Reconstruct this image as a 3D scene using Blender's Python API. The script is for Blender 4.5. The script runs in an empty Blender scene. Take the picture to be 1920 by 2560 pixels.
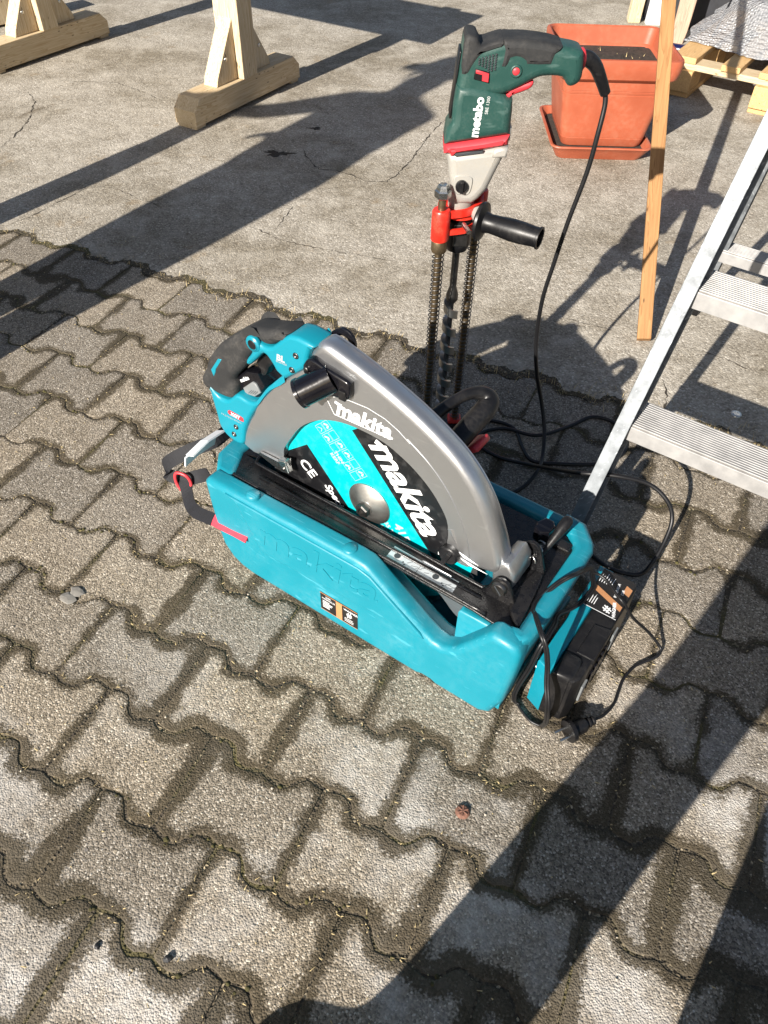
import bpy, bmesh, math, random
from mathutils import Vector, Matrix
from mathutils.geometry import tessellate_polygon, delaunay_2d_cdt
import numpy as np
random.seed(7)
rad = math.radians
scene = bpy.context.scene
C = scene.collection

# ------------------------------------------------------------------ camera
cam_data = bpy.data.cameras.new('camera')
cam = bpy.data.objects.new('camera', cam_data); C.objects.link(cam)
cam_data.sensor_fit = 'VERTICAL'; cam_data.sensor_height = 24.0
cam_data.lens = 18.03
cam_data.clip_start = 0.01; cam_data.clip_end = 300
PITCH, ROLL = rad(47.06), rad(1.65)
F = Vector((0, math.cos(PITCH), -math.sin(PITCH)))
U0 = Vector((0, math.sin(PITCH), math.cos(PITCH)))
R0 = Vector((1, 0, 0))
RR = math.cos(ROLL) * R0 + math.sin(ROLL) * U0
UU = -math.sin(ROLL) * R0 + math.cos(ROLL) * U0
mw = Matrix.Identity(4)
for i in range(3):
    mw[i][0], mw[i][1], mw[i][2] = RR[i], UU[i], -F[i]
mw[0][3], mw[1][3], mw[2][3] = 0, 0, 1.1334
cam.matrix_world = mw
scene.camera = cam

# ------------------------------------------------------------------ sky, sun, exposure
SUN_EL = rad(27.5)
SUN_AZ = Vector((-0.552, -0.834, 0)).normalized()      # horizontal direction towards the sun
world = bpy.data.worlds.new('World'); scene.world = world
world.use_nodes = True
wn = world.node_tree
sky = wn.nodes.new('ShaderNodeTexSky'); sky.sky_type = 'NISHITA'; sky.sun_disc = False
sky.sun_elevation = SUN_EL; sky.sun_rotation = math.atan2(SUN_AZ.x, SUN_AZ.y)
sky.air_density = 1.0; sky.dust_density = 1.6; sky.ozone_density = 1.0
bg = wn.nodes['Background']; bg.inputs['Strength'].default_value = 0.05
wn.links.new(sky.outputs[0], bg.inputs[0])
sun_data = bpy.data.lights.new('sun', 'SUN'); sun_data.energy = 5.0; sun_data.angle = rad(0.53)
sun_data.color = (1.0, 0.935, 0.845)
sun = bpy.data.objects.new('sun', sun_data); C.objects.link(sun)
sdir = Vector((SUN_AZ.x * math.cos(SUN_EL), SUN_AZ.y * math.cos(SUN_EL), math.sin(SUN_EL)))
sun.rotation_euler = sdir.to_track_quat('Z', 'Y').to_euler()
sun.location = sdir * 20
scene.view_settings.view_transform = 'Standard'; scene.view_settings.look = 'None'
scene.view_settings.gamma = 1.0; scene.view_settings.exposure = 1.15
scene.view_settings.use_curve_mapping = False

# ------------------------------------------------------------------ helpers: objects
def tag(o, label=None, cat=None, group=None, kind=None):
    if label: o['label'] = label
    if cat: o['category'] = cat
    if group: o['group'] = group
    if kind: o['kind'] = kind
    return o
def empty(name, loc=(0, 0, 0), rz=0.0):
    o = bpy.data.objects.new(name, None); C.objects.link(o)
    o.location = loc; o.rotation_euler = (0, 0, rz); o.empty_display_size = .05
    return o
class MB:
    """collects geometry for ONE mesh object"""
    def __init__(s): s.v = []; s.f = []; s.sm = []
    def add(s, vs, fs, smooth=False):
        b = len(s.v); s.v += [tuple(p) for p in vs]
        for f in fs: s.f.append([b + i for i in f]); s.sm.append(smooth)
        return s
    def build(s, name, mat, parent=None, auto=None, attr=None):
        me = bpy.data.meshes.new(name)
        me.from_pydata(s.v, [], s.f); me.update()
        me.polygons.foreach_set('use_smooth', s.sm)
        bm = bmesh.new(); bm.from_mesh(me); bmesh.ops.recalc_face_normals(bm, faces=bm.faces)
        if auto is not None:
            for e in bm.edges:
                if len(e.link_faces) == 2 and e.calc_face_angle(0) > auto: e.smooth = False
        bm.to_mesh(me); bm.free()
        o = bpy.data.objects.new(name, me); C.objects.link(o)
        if mat: me.materials.append(mat)
        if parent: o.parent = parent
        if attr is not None:
            a = me.attributes.new('edge', 'FLOAT', 'POINT'); a.data.foreach_set('value', attr)
        return o
def area2(p): return sum(p[i][0] * p[(i + 1) % len(p)][1] - p[(i + 1) % len(p)][0] * p[i][1] for i in range(len(p))) / 2
def ccw(p): return list(p) if area2(p) > 0 else list(reversed(p))
def inset(p, d):
    n = len(p); out = []
    for i in range(n):
        a, b, c = Vector(p[i - 1]), Vector(p[i]), Vector(p[(i + 1) % n])
        e1 = (b - a); e2 = (c - b)
        if e1.length < 1e-9 or e2.length < 1e-9: out.append(tuple(b)); continue
        e1.normalize(); e2.normalize()
        n1 = Vector((-e1.y, e1.x)); n2 = Vector((-e2.y, e2.x))
        m = n1 + n2
        if m.length < 1e-4: m = n1
        m.normalize(); k = max(0.45, m.dot(n1))
        q = b + m * (d / k); out.append((q.x, q.y))
    return out
def spl(pts, sub=4, closed=True):
    """Catmull-Rom resampling of 2D or 3D points"""
    P = [Vector(p) for p in pts]; n = len(P); out = []
    rng = range(n) if closed else range(n - 1)
    for i in rng:
        if closed: p0, p1, p2, p3 = P[i - 1], P[i], P[(i + 1) % n], P[(i + 2) % n]
        else: p0, p1, p2, p3 = P[max(i - 1, 0)], P[i], P[i + 1], P[min(i + 2, n - 1)]
        for k in range(sub):
            t = k / sub
            out.append(tuple(.5 * ((2 * p1) + (p2 - p0) * t + (2 * p0 - 5 * p1 + 4 * p2 - p3) * t * t + (3 * p1 - p0 - 3 * p2 + p3) * t ** 3)))
    if not closed: out.append(tuple(P[-1]))
    return out
PLANES = {'XZ': lambda a, b, c: (a, c, b), 'XY': lambda a, b, c: (a, b, c), 'YZ': lambda a, b, c: (c, a, b)}
def cap(mb, pts2, idx_fn, holes=None):
    polys = [[Vector((p[0], p[1], 0)) for p in pts2]] + [[Vector((p[0], p[1], 0)) for p in h] for h in (holes or [])]
    flat = [p for q in polys for p in q]
    mb.add([idx_fn(p.x, p.y) for p in flat], [list(t) for t in tessellate_polygon(polys)])
def slab(mb, outline, c0, c1, r0=.002, r1=None, seg=3, plane='XZ', holes=None, flat=False):
    """prism over a 2D outline from depth c0 to c1 with rounded rims r0, r1"""
    if r1 is None: r1 = r0
    P = PLANES[plane]; o = ccw(outline); n = len(o)
    rings = []
    for k in range(seg + 1):
        a = (k / seg) * math.pi / 2
        rings.append((r0 * (1 - math.sin(a)), c0 + r0 * (1 - math.cos(a))))
    for k in range(seg + 1):
        a = (k / seg) * math.pi / 2
        rings.append((r1 * (1 - math.cos(a)), c1 - r1 * (1 - math.sin(a))))
    R = [(inset(o, d) if d > 1e-7 else o, c) for d, c in rings]
    vs = [P(p[0], p[1], c) for q, c in R for p in q]
    fs = []
    for k in range(len(R) - 1):
        for i in range(n):
            j = (i + 1) % n
            fs.append((k * n + i, k * n + j, (k + 1) * n + j, (k + 1) * n + i))
    mb.add(vs, fs, not flat)
    hs = [list(reversed(ccw(h))) for h in (holes or [])]
    cap(mb, R[0][0], lambda a, b: P(a, b, R[0][1]), hs)
    cap(mb, R[-1][0], lambda a, b: P(a, b, R[-1][1]), hs)
    for h in hs:
        m = len(h)
        mb.add([P(p[0], p[1], c0) for p in h] + [P(p[0], p[1], c1) for p in h],
               [(i, (i + 1) % m, m + (i + 1) % m, m + i) for i in range(m)])
    return mb
def box(mb, c, s, bev=.002, rot=None, seg=2):
    bm = bmesh.new(); bmesh.ops.create_cube(bm, size=1)
    bmesh.ops.scale(bm, vec=s, verts=bm.verts)
    if bev: bmesh.ops.bevel(bm, geom=list(bm.edges), offset=bev, segments=seg, affect='EDGES', profile=.5)
    M4 = (rot.to_4x4() if rot else Matrix.Identity(4))
    M4 = Matrix.Translation(c) @ M4
    bm.verts.index_update()
    mb.add([M4 @ v.co for v in bm.verts], [[v.index for v in f.verts] for f in bm.faces], False)
    bm.free(); return mb
def frame_along(t, prev=None):
    t = t.normalized()
    up = prev if prev is not None else (Vector((0, 0, 1)) if abs(t.z) < .9 else Vector((1, 0, 0)))
    n = (up - t * up.dot(t))
    if n.length < 1e-6: n = t.orthogonal()
    n.normalize(); return t, n, t.cross(n)
def tube(mb, path, r, seg=10, closed=False, caps=True):
    P = [Vector(p) for p in path]; n = len(P); prev = None; vs = []; fs = []
    for i in range(n):
        if closed: t = P[(i + 1) % n] - P[i - 1]
        else: t = P[min(i + 1, n - 1)] - P[max(i - 1, 0)]
        t, a, b = frame_along(t, prev); prev = a
        rr = r[i] if isinstance(r, (list, tuple)) else r
        for k in range(seg):
            an = 2 * math.pi * k / seg
            vs.append(P[i] + a * (rr * math.cos(an)) + b * (rr * math.sin(an)))
    m = n if closed else n - 1
    for i in range(m):
        for k in range(seg):
            q = (i + 1) % n
            fs.append((i * seg + k, i * seg + (k + 1) % seg, q * seg + (k + 1) % seg, q * seg + k))
    mb.add(vs, fs, True)
    if caps and not closed:
        mb.add(vs[:seg], [list(range(seg))]); mb.add(vs[-seg:], [list(range(seg))])
    return mb
def lathe(mb, prof, org, axis, seg=24, smooth=True):
    """prof: (radius, distance along the axis)"""
    t, a, b = frame_along(Vector(axis)); org = Vector(org); vs = []; fs = []
    for r, d in prof:
        for k in range(seg):
            an = 2 * math.pi * k / seg
            vs.append(org + t * d + (a * math.cos(an) + b * math.sin(an)) * r)
    for i in range(len(prof) - 1):
        for k in range(seg):
            fs.append((i * seg + k, i * seg + (k + 1) % seg, (i + 1) * seg + (k + 1) % seg, (i + 1) * seg + k))
    mb.add(vs, fs, smooth)
    if prof[0][0] > 1e-5: mb.add(vs[:seg], [list(range(seg))])
    if prof[-1][0] > 1e-5: mb.add(vs[-seg:], [list(range(seg))])
    return mb
def ribbon(mb, path, wdir, w, th):
    """flat strap along a path; wdir: width direction (one or one per point)"""
    P = [Vector(p) for p in path]; vs = []; fs = []; n = len(P)
    for i in range(n):
        t = (P[min(i + 1, n - 1)] - P[max(i - 1, 0)]).normalized()
        d = Vector(wdir[i] if isinstance(wdir[0], (tuple, list, Vector)) else wdir)
        d = (d - t * d.dot(t)).normalized(); nn = t.cross(d)
        for sa, sb in ((-1, -1), (1, -1), (1, 1), (-1, 1)):
            vs.append(P[i] + d * (sa * w / 2) + nn * (sb * th / 2))
    for i in range(n - 1):
        for k in range(4):
            fs.append((i * 4 + k, i * 4 + (k + 1) % 4, i * 4 + 4 + (k + 1) % 4, i * 4 + 4 + k))
    fs += [(0, 1, 2, 3), (4 * n - 4, 4 * n - 3, 4 * n - 2, 4 * n - 1)]
    return mb.add(vs, fs, False)
def text(name, s, size, mat, parent, org, xdir, ydir, ext=.0004, bold=.0, shear=0., sx=1., align='LEFT'):
    """flat lettering as a mesh; org = start of the base line"""
    cu = bpy.data.curves.new(name, 'FONT'); cu.body = s; cu.size = size; cu.extrude = ext
    cu.offset = bold; cu.shear = shear; cu.align_x = align; cu.resolution_u = 3
    tmp = bpy.data.objects.new('tmp_text', cu); C.objects.link(tmp)
    dg = bpy.context.evaluated_depsgraph_get()
    me = bpy.data.meshes.new_from_object(tmp.evaluated_get(dg))
    bpy.data.objects.remove(tmp); bpy.data.curves.remove(cu)
    x = Vector(xdir).normalized(); y = Vector(ydir); y = (y - x * y.dot(x)).normalized(); z = x.cross(y)
    M4 = Matrix(((x.x * sx, y.x, z.x, org[0]), (x.y * sx, y.y, z.y, org[1]), (x.z * sx, y.z, z.z, org[2]), (0, 0, 0, 1)))
    me.transform(M4); me.materials.clear(); me.materials.append(mat)
    o = bpy.data.objects.new(name, me); C.objects.link(o); me.name = name
    if parent: o.parent = parent
    return o
def quad(name, pts, mat, parent, th=.0004):
    """thin flat plate (sticker) over four corners, with its own thickness"""
    P = [Vector(p) for p in pts]; n = (P[1] - P[0]).cross(P[3] - P[0]).normalized() * th
    mb = MB().add(P + [p + n for p in P], [(3, 2, 1, 0), (4, 5, 6, 7), (0, 1, 5, 4), (1, 2, 6, 5), (2, 3, 7, 6), (3, 0, 4, 7)])
    return mb.build(name, mat, parent)

# ------------------------------------------------------------------ helpers: materials
def nd(nt, t, **kw):
    n = nt.nodes.new(t)
    for k, v in kw.items(): setattr(n, k, v)
    return n
def lk(nt, a, b): nt.links.new(a, b)
def ramp(nt, src, stops, interp='LINEAR'):
    r = nd(nt, 'ShaderNodeValToRGB'); cr = r.color_ramp; cr.interpolation = interp
    while len(cr.elements) < len(stops): cr.elements.new(.5)
    for e, (p, c) in zip(cr.elements, stops):
        e.position = p; e.color = (c, c, c, 1) if isinstance(c, (int, float)) else (*c, 1)
    lk(nt, src, r.inputs[0]); return r.outputs[0]
def mixc(nt, fac, a, b, mode='MIX'):
    m = nd(nt, 'ShaderNodeMix', data_type='RGBA', blend_type=mode)
    for i, v in ((0, fac), (6, a), (7, b)):
        if hasattr(v, 'links'): lk(nt, v, m.inputs[i])
        elif i == 0: m.inputs[0].default_value = v
        else: m.inputs[i].default_value = (*v, 1)
    return m.outputs[2]
def mth(nt, op, a, b=None, clamp=False):
    m = nd(nt, 'ShaderNodeMath', operation=op); m.use_clamp = clamp
    for i, v in enumerate((a, b)):
        if v is None: continue
        if hasattr(v, 'links'): lk(nt, v, m.inputs[i])
        else: m.inputs[i].default_value = v
    return m.outputs[0]
def noise(nt, vec, scale, det=4, rough=.55, dist=0):
    n = nd(nt, 'ShaderNodeTexNoise'); n.inputs['Scale'].default_value = scale; n.inputs['Detail'].default_value = det
    n.inputs['Roughness'].default_value = rough; n.inputs['Distortion'].default_value = dist
    if vec is not None: lk(nt, vec, n.inputs['Vector'])
    return n.outputs['Fac']
def new_mat(name):
    m = bpy.data.materials.new(name); m.use_nodes = True; nt = m.node_tree
    return m, nt, nt.nodes['Principled BSDF']
def obj_vec(nt): return nd(nt, 'ShaderNodeTexCoord').outputs['Object']
def wpos(nt): return nd(nt, 'ShaderNodeNewGeometry').outputs['Position']
def bump(nt, bsdf, h, strength, dist):
    b = nd(nt, 'ShaderNodeBump'); b.inputs['Strength'].default_value = strength; b.inputs['Distance'].default_value = dist
    lk(nt, h, b.inputs['Height']); lk(nt, b.outputs[0], bsdf.inputs['Normal'])
def mat(name, col, rough=.5, metal=0., var=.12, vs=25, bmp=0., bs=250, dust=0., dustcol=(.45, .41, .35), spec=.5, rv=.08, scr=0.):
    m, nt, b = new_mat(name); v = obj_vec(nt)
    n1 = noise(nt, v, vs, 5); n2 = noise(nt, v, vs * 9, 3)
    lo = tuple(max(0, c * (1 - var)) for c in col); hi = tuple(min(1, c * (1 + var)) for c in col)
    col_out = mixc(nt, ramp(nt, n1, [(.3, 0), (.7, 1)]), lo, hi)
    if dust:
        d1 = mth(nt, 'MULTIPLY', ramp(nt, n1, [(.42, 0), (.72, 1)]), ramp(nt, n2, [(.4, .2), (.62, 1)]))
        col_out = mixc(nt, mth(nt, 'MULTIPLY', d1, dust), col_out, dustcol)
    if scr:
        mp = nd(nt, 'ShaderNodeMapping'); mp.inputs['Scale'].default_value = (14, 260, 60); mp.inputs['Rotation'].default_value = (.3, .5, .7)
        lk(nt, v, mp.inputs[0]); s1 = noise(nt, mp.outputs[0], 1.2, 2)
        sf = mth(nt, 'MULTIPLY', ramp(nt, s1, [(.64, 0), (.69, 1)]), scr)
        col_out = mixc(nt, sf, col_out, tuple(min(1, c * 1.7 + .1) for c in col))
    lk(nt, col_out, b.inputs['Base Color'])
    rr = nd(nt, 'ShaderNodeMapRange'); rr.inputs[3].default_value = max(.02, rough - rv); rr.inputs[4].default_value = min(1, rough + rv)
    lk(nt, n2, rr.inputs[0]); lk(nt, rr.outputs[0], b.inputs['Roughness'])
    b.inputs['Metallic'].default_value = metal; b.inputs['Specular IOR Level'].default_value = spec
    if bmp: bump(nt, b, noise(nt, v, bs, 3), bmp, .001)
    return m
def wood(name, c0, c1, axis=2, scale=1., rough=.65, knots=True):
    m, nt, b = new_mat(name); v = obj_vec(nt)
    mp = nd(nt, 'ShaderNodeMapping'); s = [22 * scale] * 3; s[axis] = 1.3 * scale; mp.inputs['Scale'].default_value = s
    lk(nt, v, mp.inputs[0])
    oi = nd(nt, 'ShaderNodeObjectInfo'); ad = nd(nt, 'ShaderNodeVectorMath', operation='ADD')
    lk(nt, mp.outputs[0], ad.inputs[0]); sc = nd(nt, 'ShaderNodeVectorMath', operation='SCALE'); sc.inputs[0].default_value = (37, 21, 55)
    lk(nt, oi.outputs['Random'], sc.inputs['Scale']); lk(nt, sc.outputs[0], ad.inputs[1])
    n1 = noise(nt, ad.outputs[0], 1.6, 3, .5, 1.2)
    w = nd(nt, 'ShaderNodeMath', operation='FRACT'); lk(nt, mth(nt, 'MULTIPLY', n1, 9.), w.inputs[0])
    grain = ramp(nt, w.outputs[0], [(0, 0), (.75, .55), (.93, 1), (1, 0)])
    col = mixc(nt, grain, c0, c1)
    n2 = noise(nt, ad.outputs[0], 9, 4); col = mixc(nt, ramp(nt, n2, [(.35, 0), (.75, .4)]), col, tuple(c * .8 for c in c1))
    if knots:
        vo = nd(nt, 'ShaderNodeTexVoronoi'); mp2 = nd(nt, 'ShaderNodeMapping'); s2 = [9] * 3; s2[axis] = 3.2; mp2.inputs['Scale'].default_value = s2
        lk(nt, v, mp2.inputs[0]); lk(nt, mp2.outputs[0], vo.inputs['Vector'])
        col = mixc(nt, ramp(nt, vo.outputs['Distance'], [(.05, 1), (.13, 0)]), col, tuple(c * .32 for c in c1))
    lk(nt, col, b.inputs['Base Color']); b.inputs['Roughness'].default_value = rough
    b.inputs['Specular IOR Level'].default_value = .3
    bump(nt, b, grain, .15, .001)
    return m
# ------------------------------------------------------------------ materials
TEAL = (.004, .185, .25)
M = {}
M['teal'] = mat('teal_plastic', TEAL, .42, var=.06, vs=9, bmp=.25, bs=420, dust=.14, dustcol=(.2, .36, .4), scr=.3)
M['teal_smooth'] = mat('teal_gloss_plastic', (.004, .19, .26), .36, var=.05, vs=12, bmp=.05, bs=600, scr=.12)
M['rubber'] = mat('dark_grip_rubber', (.019, .0195, .0205), .72, var=.15, bmp=.3, bs=700, dust=.08, spec=.35)
M['black'] = mat('black_plastic', (.006, .006, .007), .38, var=.2, bmp=.08, bs=500, dust=.03, scr=.08, spec=.35)
M['blackgloss'] = mat('glossy_black_plastic', (.004, .004, .006), .16, var=.2, dust=.015, scr=.05, spec=.45)
M['blacksteel'] = mat('black_painted_steel', (.005, .005, .006), .28, var=.25, vs=12, bmp=.3, bs=900, dust=.13, dustcol=(.12, .105, .085))
M['casting'] = mat('silver_painted_casting', (.52, .53, .545), .33, metal=.9, var=.04, vs=14, bmp=.05, bs=800, dust=.07, rv=.05, scr=.1)
M['zinc'] = mat('zinc_plated_steel', (.55, .55, .53), .28, metal=1, var=.15, vs=60)
M['steel'] = mat('dull_steel', (.42, .41, .39), .42, metal=1, var=.2, vs=60)
M['darksteel'] = mat('dark_tool_steel', (.13, .125, .12), .4, metal=1, var=.3, vs=80)
M['rodsteel'] = mat('brownish_guide_rod', (.2, .15, .09), .45, metal=.9, var=.35, vs=60)
M['latchgrey'] = mat('latch_grey', (.16, .17, .175), .5, var=.05)
M['alutread'] = mat('ribbed_tread_aluminium', (.34, .335, .33), .5, metal=.3, var=.2, vs=30, dust=.35, dustcol=(.42, .40, .37))
M['tread'] = mat('tread_groove', (.16, .15, .14), .6, metal=.3, var=.3, vs=30)  # groove floor coloured darker than the ribs: shade of the gaps put into colour
M['white'] = mat('white_print', (.72, .73, .74), .5, var=.02)
M['greyprint'] = mat('grey_print', (.48, .5, .5), .5, var=.05)
M['redplastic'] = mat('red_plastic', (.52, .035, .045), .4, var=.08)
M['redpaint'] = mat('red_painted_casting', (.60, .022, .012), .35, var=.1, vs=50, dust=.25, dustcol=(.4, .2, .12))
M['green'] = mat('dark_green_plastic', (.013, .052, .044), .42, var=.1, vs=30, bmp=.1, bs=700, dust=.14, dustcol=(.2, .22, .2), scr=.25)
M['greycast'] = mat('grey_gearbox_casting', (.36, .35, .325), .5, metal=.25, var=.08, vs=30, dust=.4, dustcol=(.35, .29, .2), bmp=.15, bs=500)
M['alu'] = mat('scuffed_aluminium', (.165, .18, .195), .55, metal=.3, var=.35, vs=34, dust=.4, dustcol=(.26, .27, .28), rv=.12, scr=.7)
M['terracotta'] = mat('terracotta_plastic', (.33, .078, .036), .5, var=.12, vs=8, dust=.4, dustcol=(.40, .19, .12), bmp=.1, bs=300)
M['soil'] = mat('dark_soil', (.03, .022, .016), .95, var=.5, vs=90, bmp=1, bs=160)
M['cord'] = mat('black_cable', (.008, .008, .009), .42, spec=.4, var=.2)
M['webbing'] = mat('black_webbing', (.0045, .005, .008), .75, var=.3, vs=80, bmp=.5, bs=900)
M['redstrap'] = mat('red_webbing', (.52, .035, .06), .8, var=.15, vs=90, bmp=.6, bs=900)
M['milky'] = mat('milky_plastic', (.62, .64, .66), .45, var=.08)
M['sticker'] = mat('black_sticker', (.012, .011, .011), .45, var=.1)
M['copper'] = mat('copper_print', (.42, .2, .09), .45, var=.08)
M['silverlabel'] = mat('silver_label', (.5, .54, .56), .4, metal=.3, var=.05)
M['ink'] = mat('black_ink', (.03, .035, .04), .6)
M['pine'] = wood('pale_pine', (.62, .52, .36), (.44, .32, .18), axis=2)
M['pine_x'] = wood('pale_pine_lengthwise', (.60, .49, .33), (.42, .30, .16), axis=0)
M['batten'] = wood('orange_batten', (.34, .185, .075), (.23, .112, .04), axis=2)
M['pallet'] = wood('pallet_wood', (.60, .40, .19), (.46, .27, .11), axis=1)
M['bark'] = wood('rough_board', (.42, .30, .22), (.26, .17, .12), axis=2, knots=False)
M['whiteprofile'] = mat('white_profile', (.72, .75, .78), .35, var=.04)
M['tarp'] = mat('dark_blue_grey_tarp', (.008, .009, .013), .6, var=.4, bmp=1, bs=14)
M['bluetube'] = mat('dark_blue_tube', (.004, .006, .045), .3)
M['skin'] = mat('skin', (.55, .34, .25), .55)
M['cloth'] = mat('work_cloth', (.05, .055, .07), .9, bmp=.3)
M['jeans'] = mat('blue_jeans', (.04, .06, .11), .9, bmp=.3)
M['shoe'] = mat('dark_leather', (.03, .025, .02), .6)
M['hair'] = mat('brown_hair', (.04, .025, .015), .7)
M['rust'] = mat('rusty_cap', (.16, .075, .05), .8, var=.4, vs=120, bmp=1, bs=300)
M['straw'] = mat('straw_bits', (.42, .33, .17), .9, var=.3)
M['chip'] = mat('grey_stone_chip', (.19, .178, .158), .9, var=.2, vs=60)
M['pebble'] = mat('pale_pebble', (.42, .37, .3), .85, var=.25, vs=40)
M['darkpebble'] = mat('black_pebble', (.012, .012, .014), .6, var=.3)

def ground_mats():
    # --- concrete paver: exposed grit, damp rims, lime bloom
    m, nt, b = new_mat('grit_paver'); p = wpos(nt)
    oi = nd(nt, 'ShaderNodeObjectInfo').outputs['Random']
    vo = nd(nt, 'ShaderNodeTexVoronoi'); vo.inputs['Scale'].default_value = 380; lk(nt, p, vo.inputs['Vector'])
    vo2 = nd(nt, 'ShaderNodeTexVoronoi'); vo2.inputs['Scale'].default_value = 120; lk(nt, p, vo2.inputs['Vector'])
    sep = nd(nt, 'ShaderNodeSeparateColor'); lk(nt, vo.outputs['Color'], sep.inputs[0])
    sep2 = nd(nt, 'ShaderNodeSeparateColor'); lk(nt, vo2.outputs['Color'], sep2.inputs[0])
    grit = ramp(nt, sep.outputs[0], [(0, (.13, .112, .085)), (.4, (.222, .195, .154)), (.75, (.285, .251, .202)), (.92, (.37, .33, .27)), (1, (.52, .485, .42))])
    big = ramp(nt, sep2.outputs[1], [(.90, 0), (.95, 1)])
    stone = mth(nt, 'MULTIPLY', big, ramp(nt, vo2.outputs['Distance'], [(.3, 1), (.42, 0)]))
    col = mixc(nt, mth(nt, 'MULTIPLY', stone, .75), grit, mixc(nt, sep2.outputs[0], (.36, .31, .23), (.25, .23, .21)))
    vo3 = nd(nt, 'ShaderNodeTexVoronoi'); vo3.inputs['Scale'].default_value = 210; lk(nt, p, vo3.inputs['Vector'])
    sep3 = nd(nt, 'ShaderNodeSeparateColor'); lk(nt, vo3.outputs['Color'], sep3.inputs[0])
    fl_ = mth(nt, 'MULTIPLY', ramp(nt, sep3.outputs[0], [(.90, 0), (.92, 1)]), ramp(nt, vo3.outputs['Distance'], [(.28, 1), (.40, 0)]))
    col = mixc(nt, mth(nt, 'MULTIPLY', fl_, .9), col, (.56, .53, .46))
    dk = ramp(nt, sep.outputs[1], [(.80, 0), (.90, 1)]); col = mixc(nt, mth(nt, 'MULTIPLY', dk, .6), col, (.05, .043, .035))
    tint = mixc(nt, oi, (.82, .82, .84), (1.16, 1.11, 1.04)); col = mixc(nt, 1., col, tint, 'MULTIPLY')
    n1 = noise(nt, p, 9, 5, .6); col = mixc(nt, ramp(nt, n1, [(.3, .45), (.6, 0)]), col, mixc(nt, 1., col, (.62, .6, .58), 'MULTIPLY'))
    blo = mth(nt, 'MULTIPLY', ramp(nt, noise(nt, p, 3.4, 4, .6), [(.47, 0), (.60, 1)]), ramp(nt, noise(nt, p, 60, 3), [(.3, .35), (.6, .9)]))
    sx = nd(nt, 'ShaderNodeSeparateXYZ'); lk(nt, p, sx.inputs[0])
    blo = mth(nt, 'MULTIPLY', blo, ramp(nt, sx.outputs[1], [(.45, .85), (.8, .1)]))
    col = mixc(nt, blo, col, (.50, .475, .44))
    # damp dirt creeping in from the joints
    ea = nd(nt, 'ShaderNodeAttribute', attribute_name='edge').outputs['Fac']
    wob = mth(nt, 'ADD', mth(nt, 'MULTIPLY', noise(nt, p, 20, 5, .65), 1.3), mth(nt, 'MULTIPLY', noise(nt, p, 4.5, 3), 2.5))
    wob = mth(nt, 'ADD', wob, mth(nt, 'MULTIPLY', noise(nt, p, 230, 2), 1.1))
    lim = mth(nt, 'SUBTRACT', wob, mth(nt, 'ADD', 1.66, mth(nt, 'MULTIPLY', ramp(nt, sx.outputs[1], [(.25, 0), (.95, 1)]), .42)))
    wet = ramp(nt, mth(nt, 'SUBTRACT', lim, ea), [(-.02, 0), (.30, 1)])
    moss = mixc(nt, noise(nt, p, 14, 3), (.052, .041, .026), (.075, .062, .03))
    col = mixc(nt, mth(nt, 'MULTIPLY', wet, .9), col, mixc(nt, .5, moss, mixc(nt, 1., col, (.20, .17, .135), 'MULTIPLY')))
    lk(nt, col, b.inputs['Base Color']); b.inputs['Roughness'].default_value = .88; b.inputs['Specular IOR Level'].default_value = .25
    h = mth(nt, 'ADD', mth(nt, 'MULTIPLY', vo.outputs['Distance'], -1.0), mth(nt, 'MULTIPLY', noise(nt, p, 160, 4), .7))
    h = mth(nt, 'ADD', h, mth(nt, 'MULTIPLY', mth(nt, 'ADD', stone, fl_), .6))
    bump(nt, b, h, .8, .0015)
    M['paver'] = m
    # --- soil, grit and moss in the joints
    m, nt, b = new_mat('joint_soil'); p = wpos(nt)
    vo = nd(nt, 'ShaderNodeTexVoronoi'); vo.inputs['Scale'].default_value = 260; lk(nt, p, vo.inputs['Vector'])
    sep = nd(nt, 'ShaderNodeSeparateColor'); lk(nt, vo.outputs['Color'], sep.inputs[0])
    base = ramp(nt, sep.outputs[0], [(0, (.03, .023, .015)), (.6, (.06, .048, .03)), (.93, (.12, .095, .06)), (1, (.4, .33, .22))])
    base = mixc(nt, ramp(nt, noise(nt, p, 7, 4), [(.48, 0), (.66, .75)]), base, mixc(nt, sep.outputs[1], (.05, .045, .012), (.10, .085, .025)))
    lk(nt, base, b.inputs['Base Color']); b.inputs['Roughness'].default_value = .95
    bump(nt, b, mth(nt, 'ADD', vo.outputs['Distance'], noise(nt, p, 120, 3)), 1., .003)
    M['joint'] = m
    # --- old yard concrete
    m, nt, b = new_mat('old_concrete'); p = wpos(nt)
    vo = nd(nt, 'ShaderNodeTexVoronoi'); vo.inputs['Scale'].default_value = 230; lk(nt, p, vo.inputs['Vector'])
    sep = nd(nt, 'ShaderNodeSeparateColor'); lk(nt, vo.outputs['Color'], sep.inputs[0])
    grit = ramp(nt, sep.outputs[0], [(0, (.21, .187, .152)), (.5, (.325, .294, .246)), (.9, (.40, .365, .31)), (1, (.58, .54, .47))])
    n1 = noise(nt, p, 2.2, 6, .62); n2 = noise(nt, p, 11, 6, .65); n3 = noise(nt, p, 45, 4, .6)
    col = mixc(nt, ramp(nt, n1, [(.36, .95), (.58, 0)]), grit, mixc(nt, 1., grit, (.60, .57, .51), 'MULTIPLY'))
    col = mixc(nt, ramp(nt, n2, [(.48, 0), (.72, .5)]), col, (.52, .48, .41))
    col = mixc(nt, ramp(nt, n3, [(.26, .8), (.42, 0)]), col, mixc(nt, 1., col, (.52, .48, .42), 'MULTIPLY'))
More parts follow.
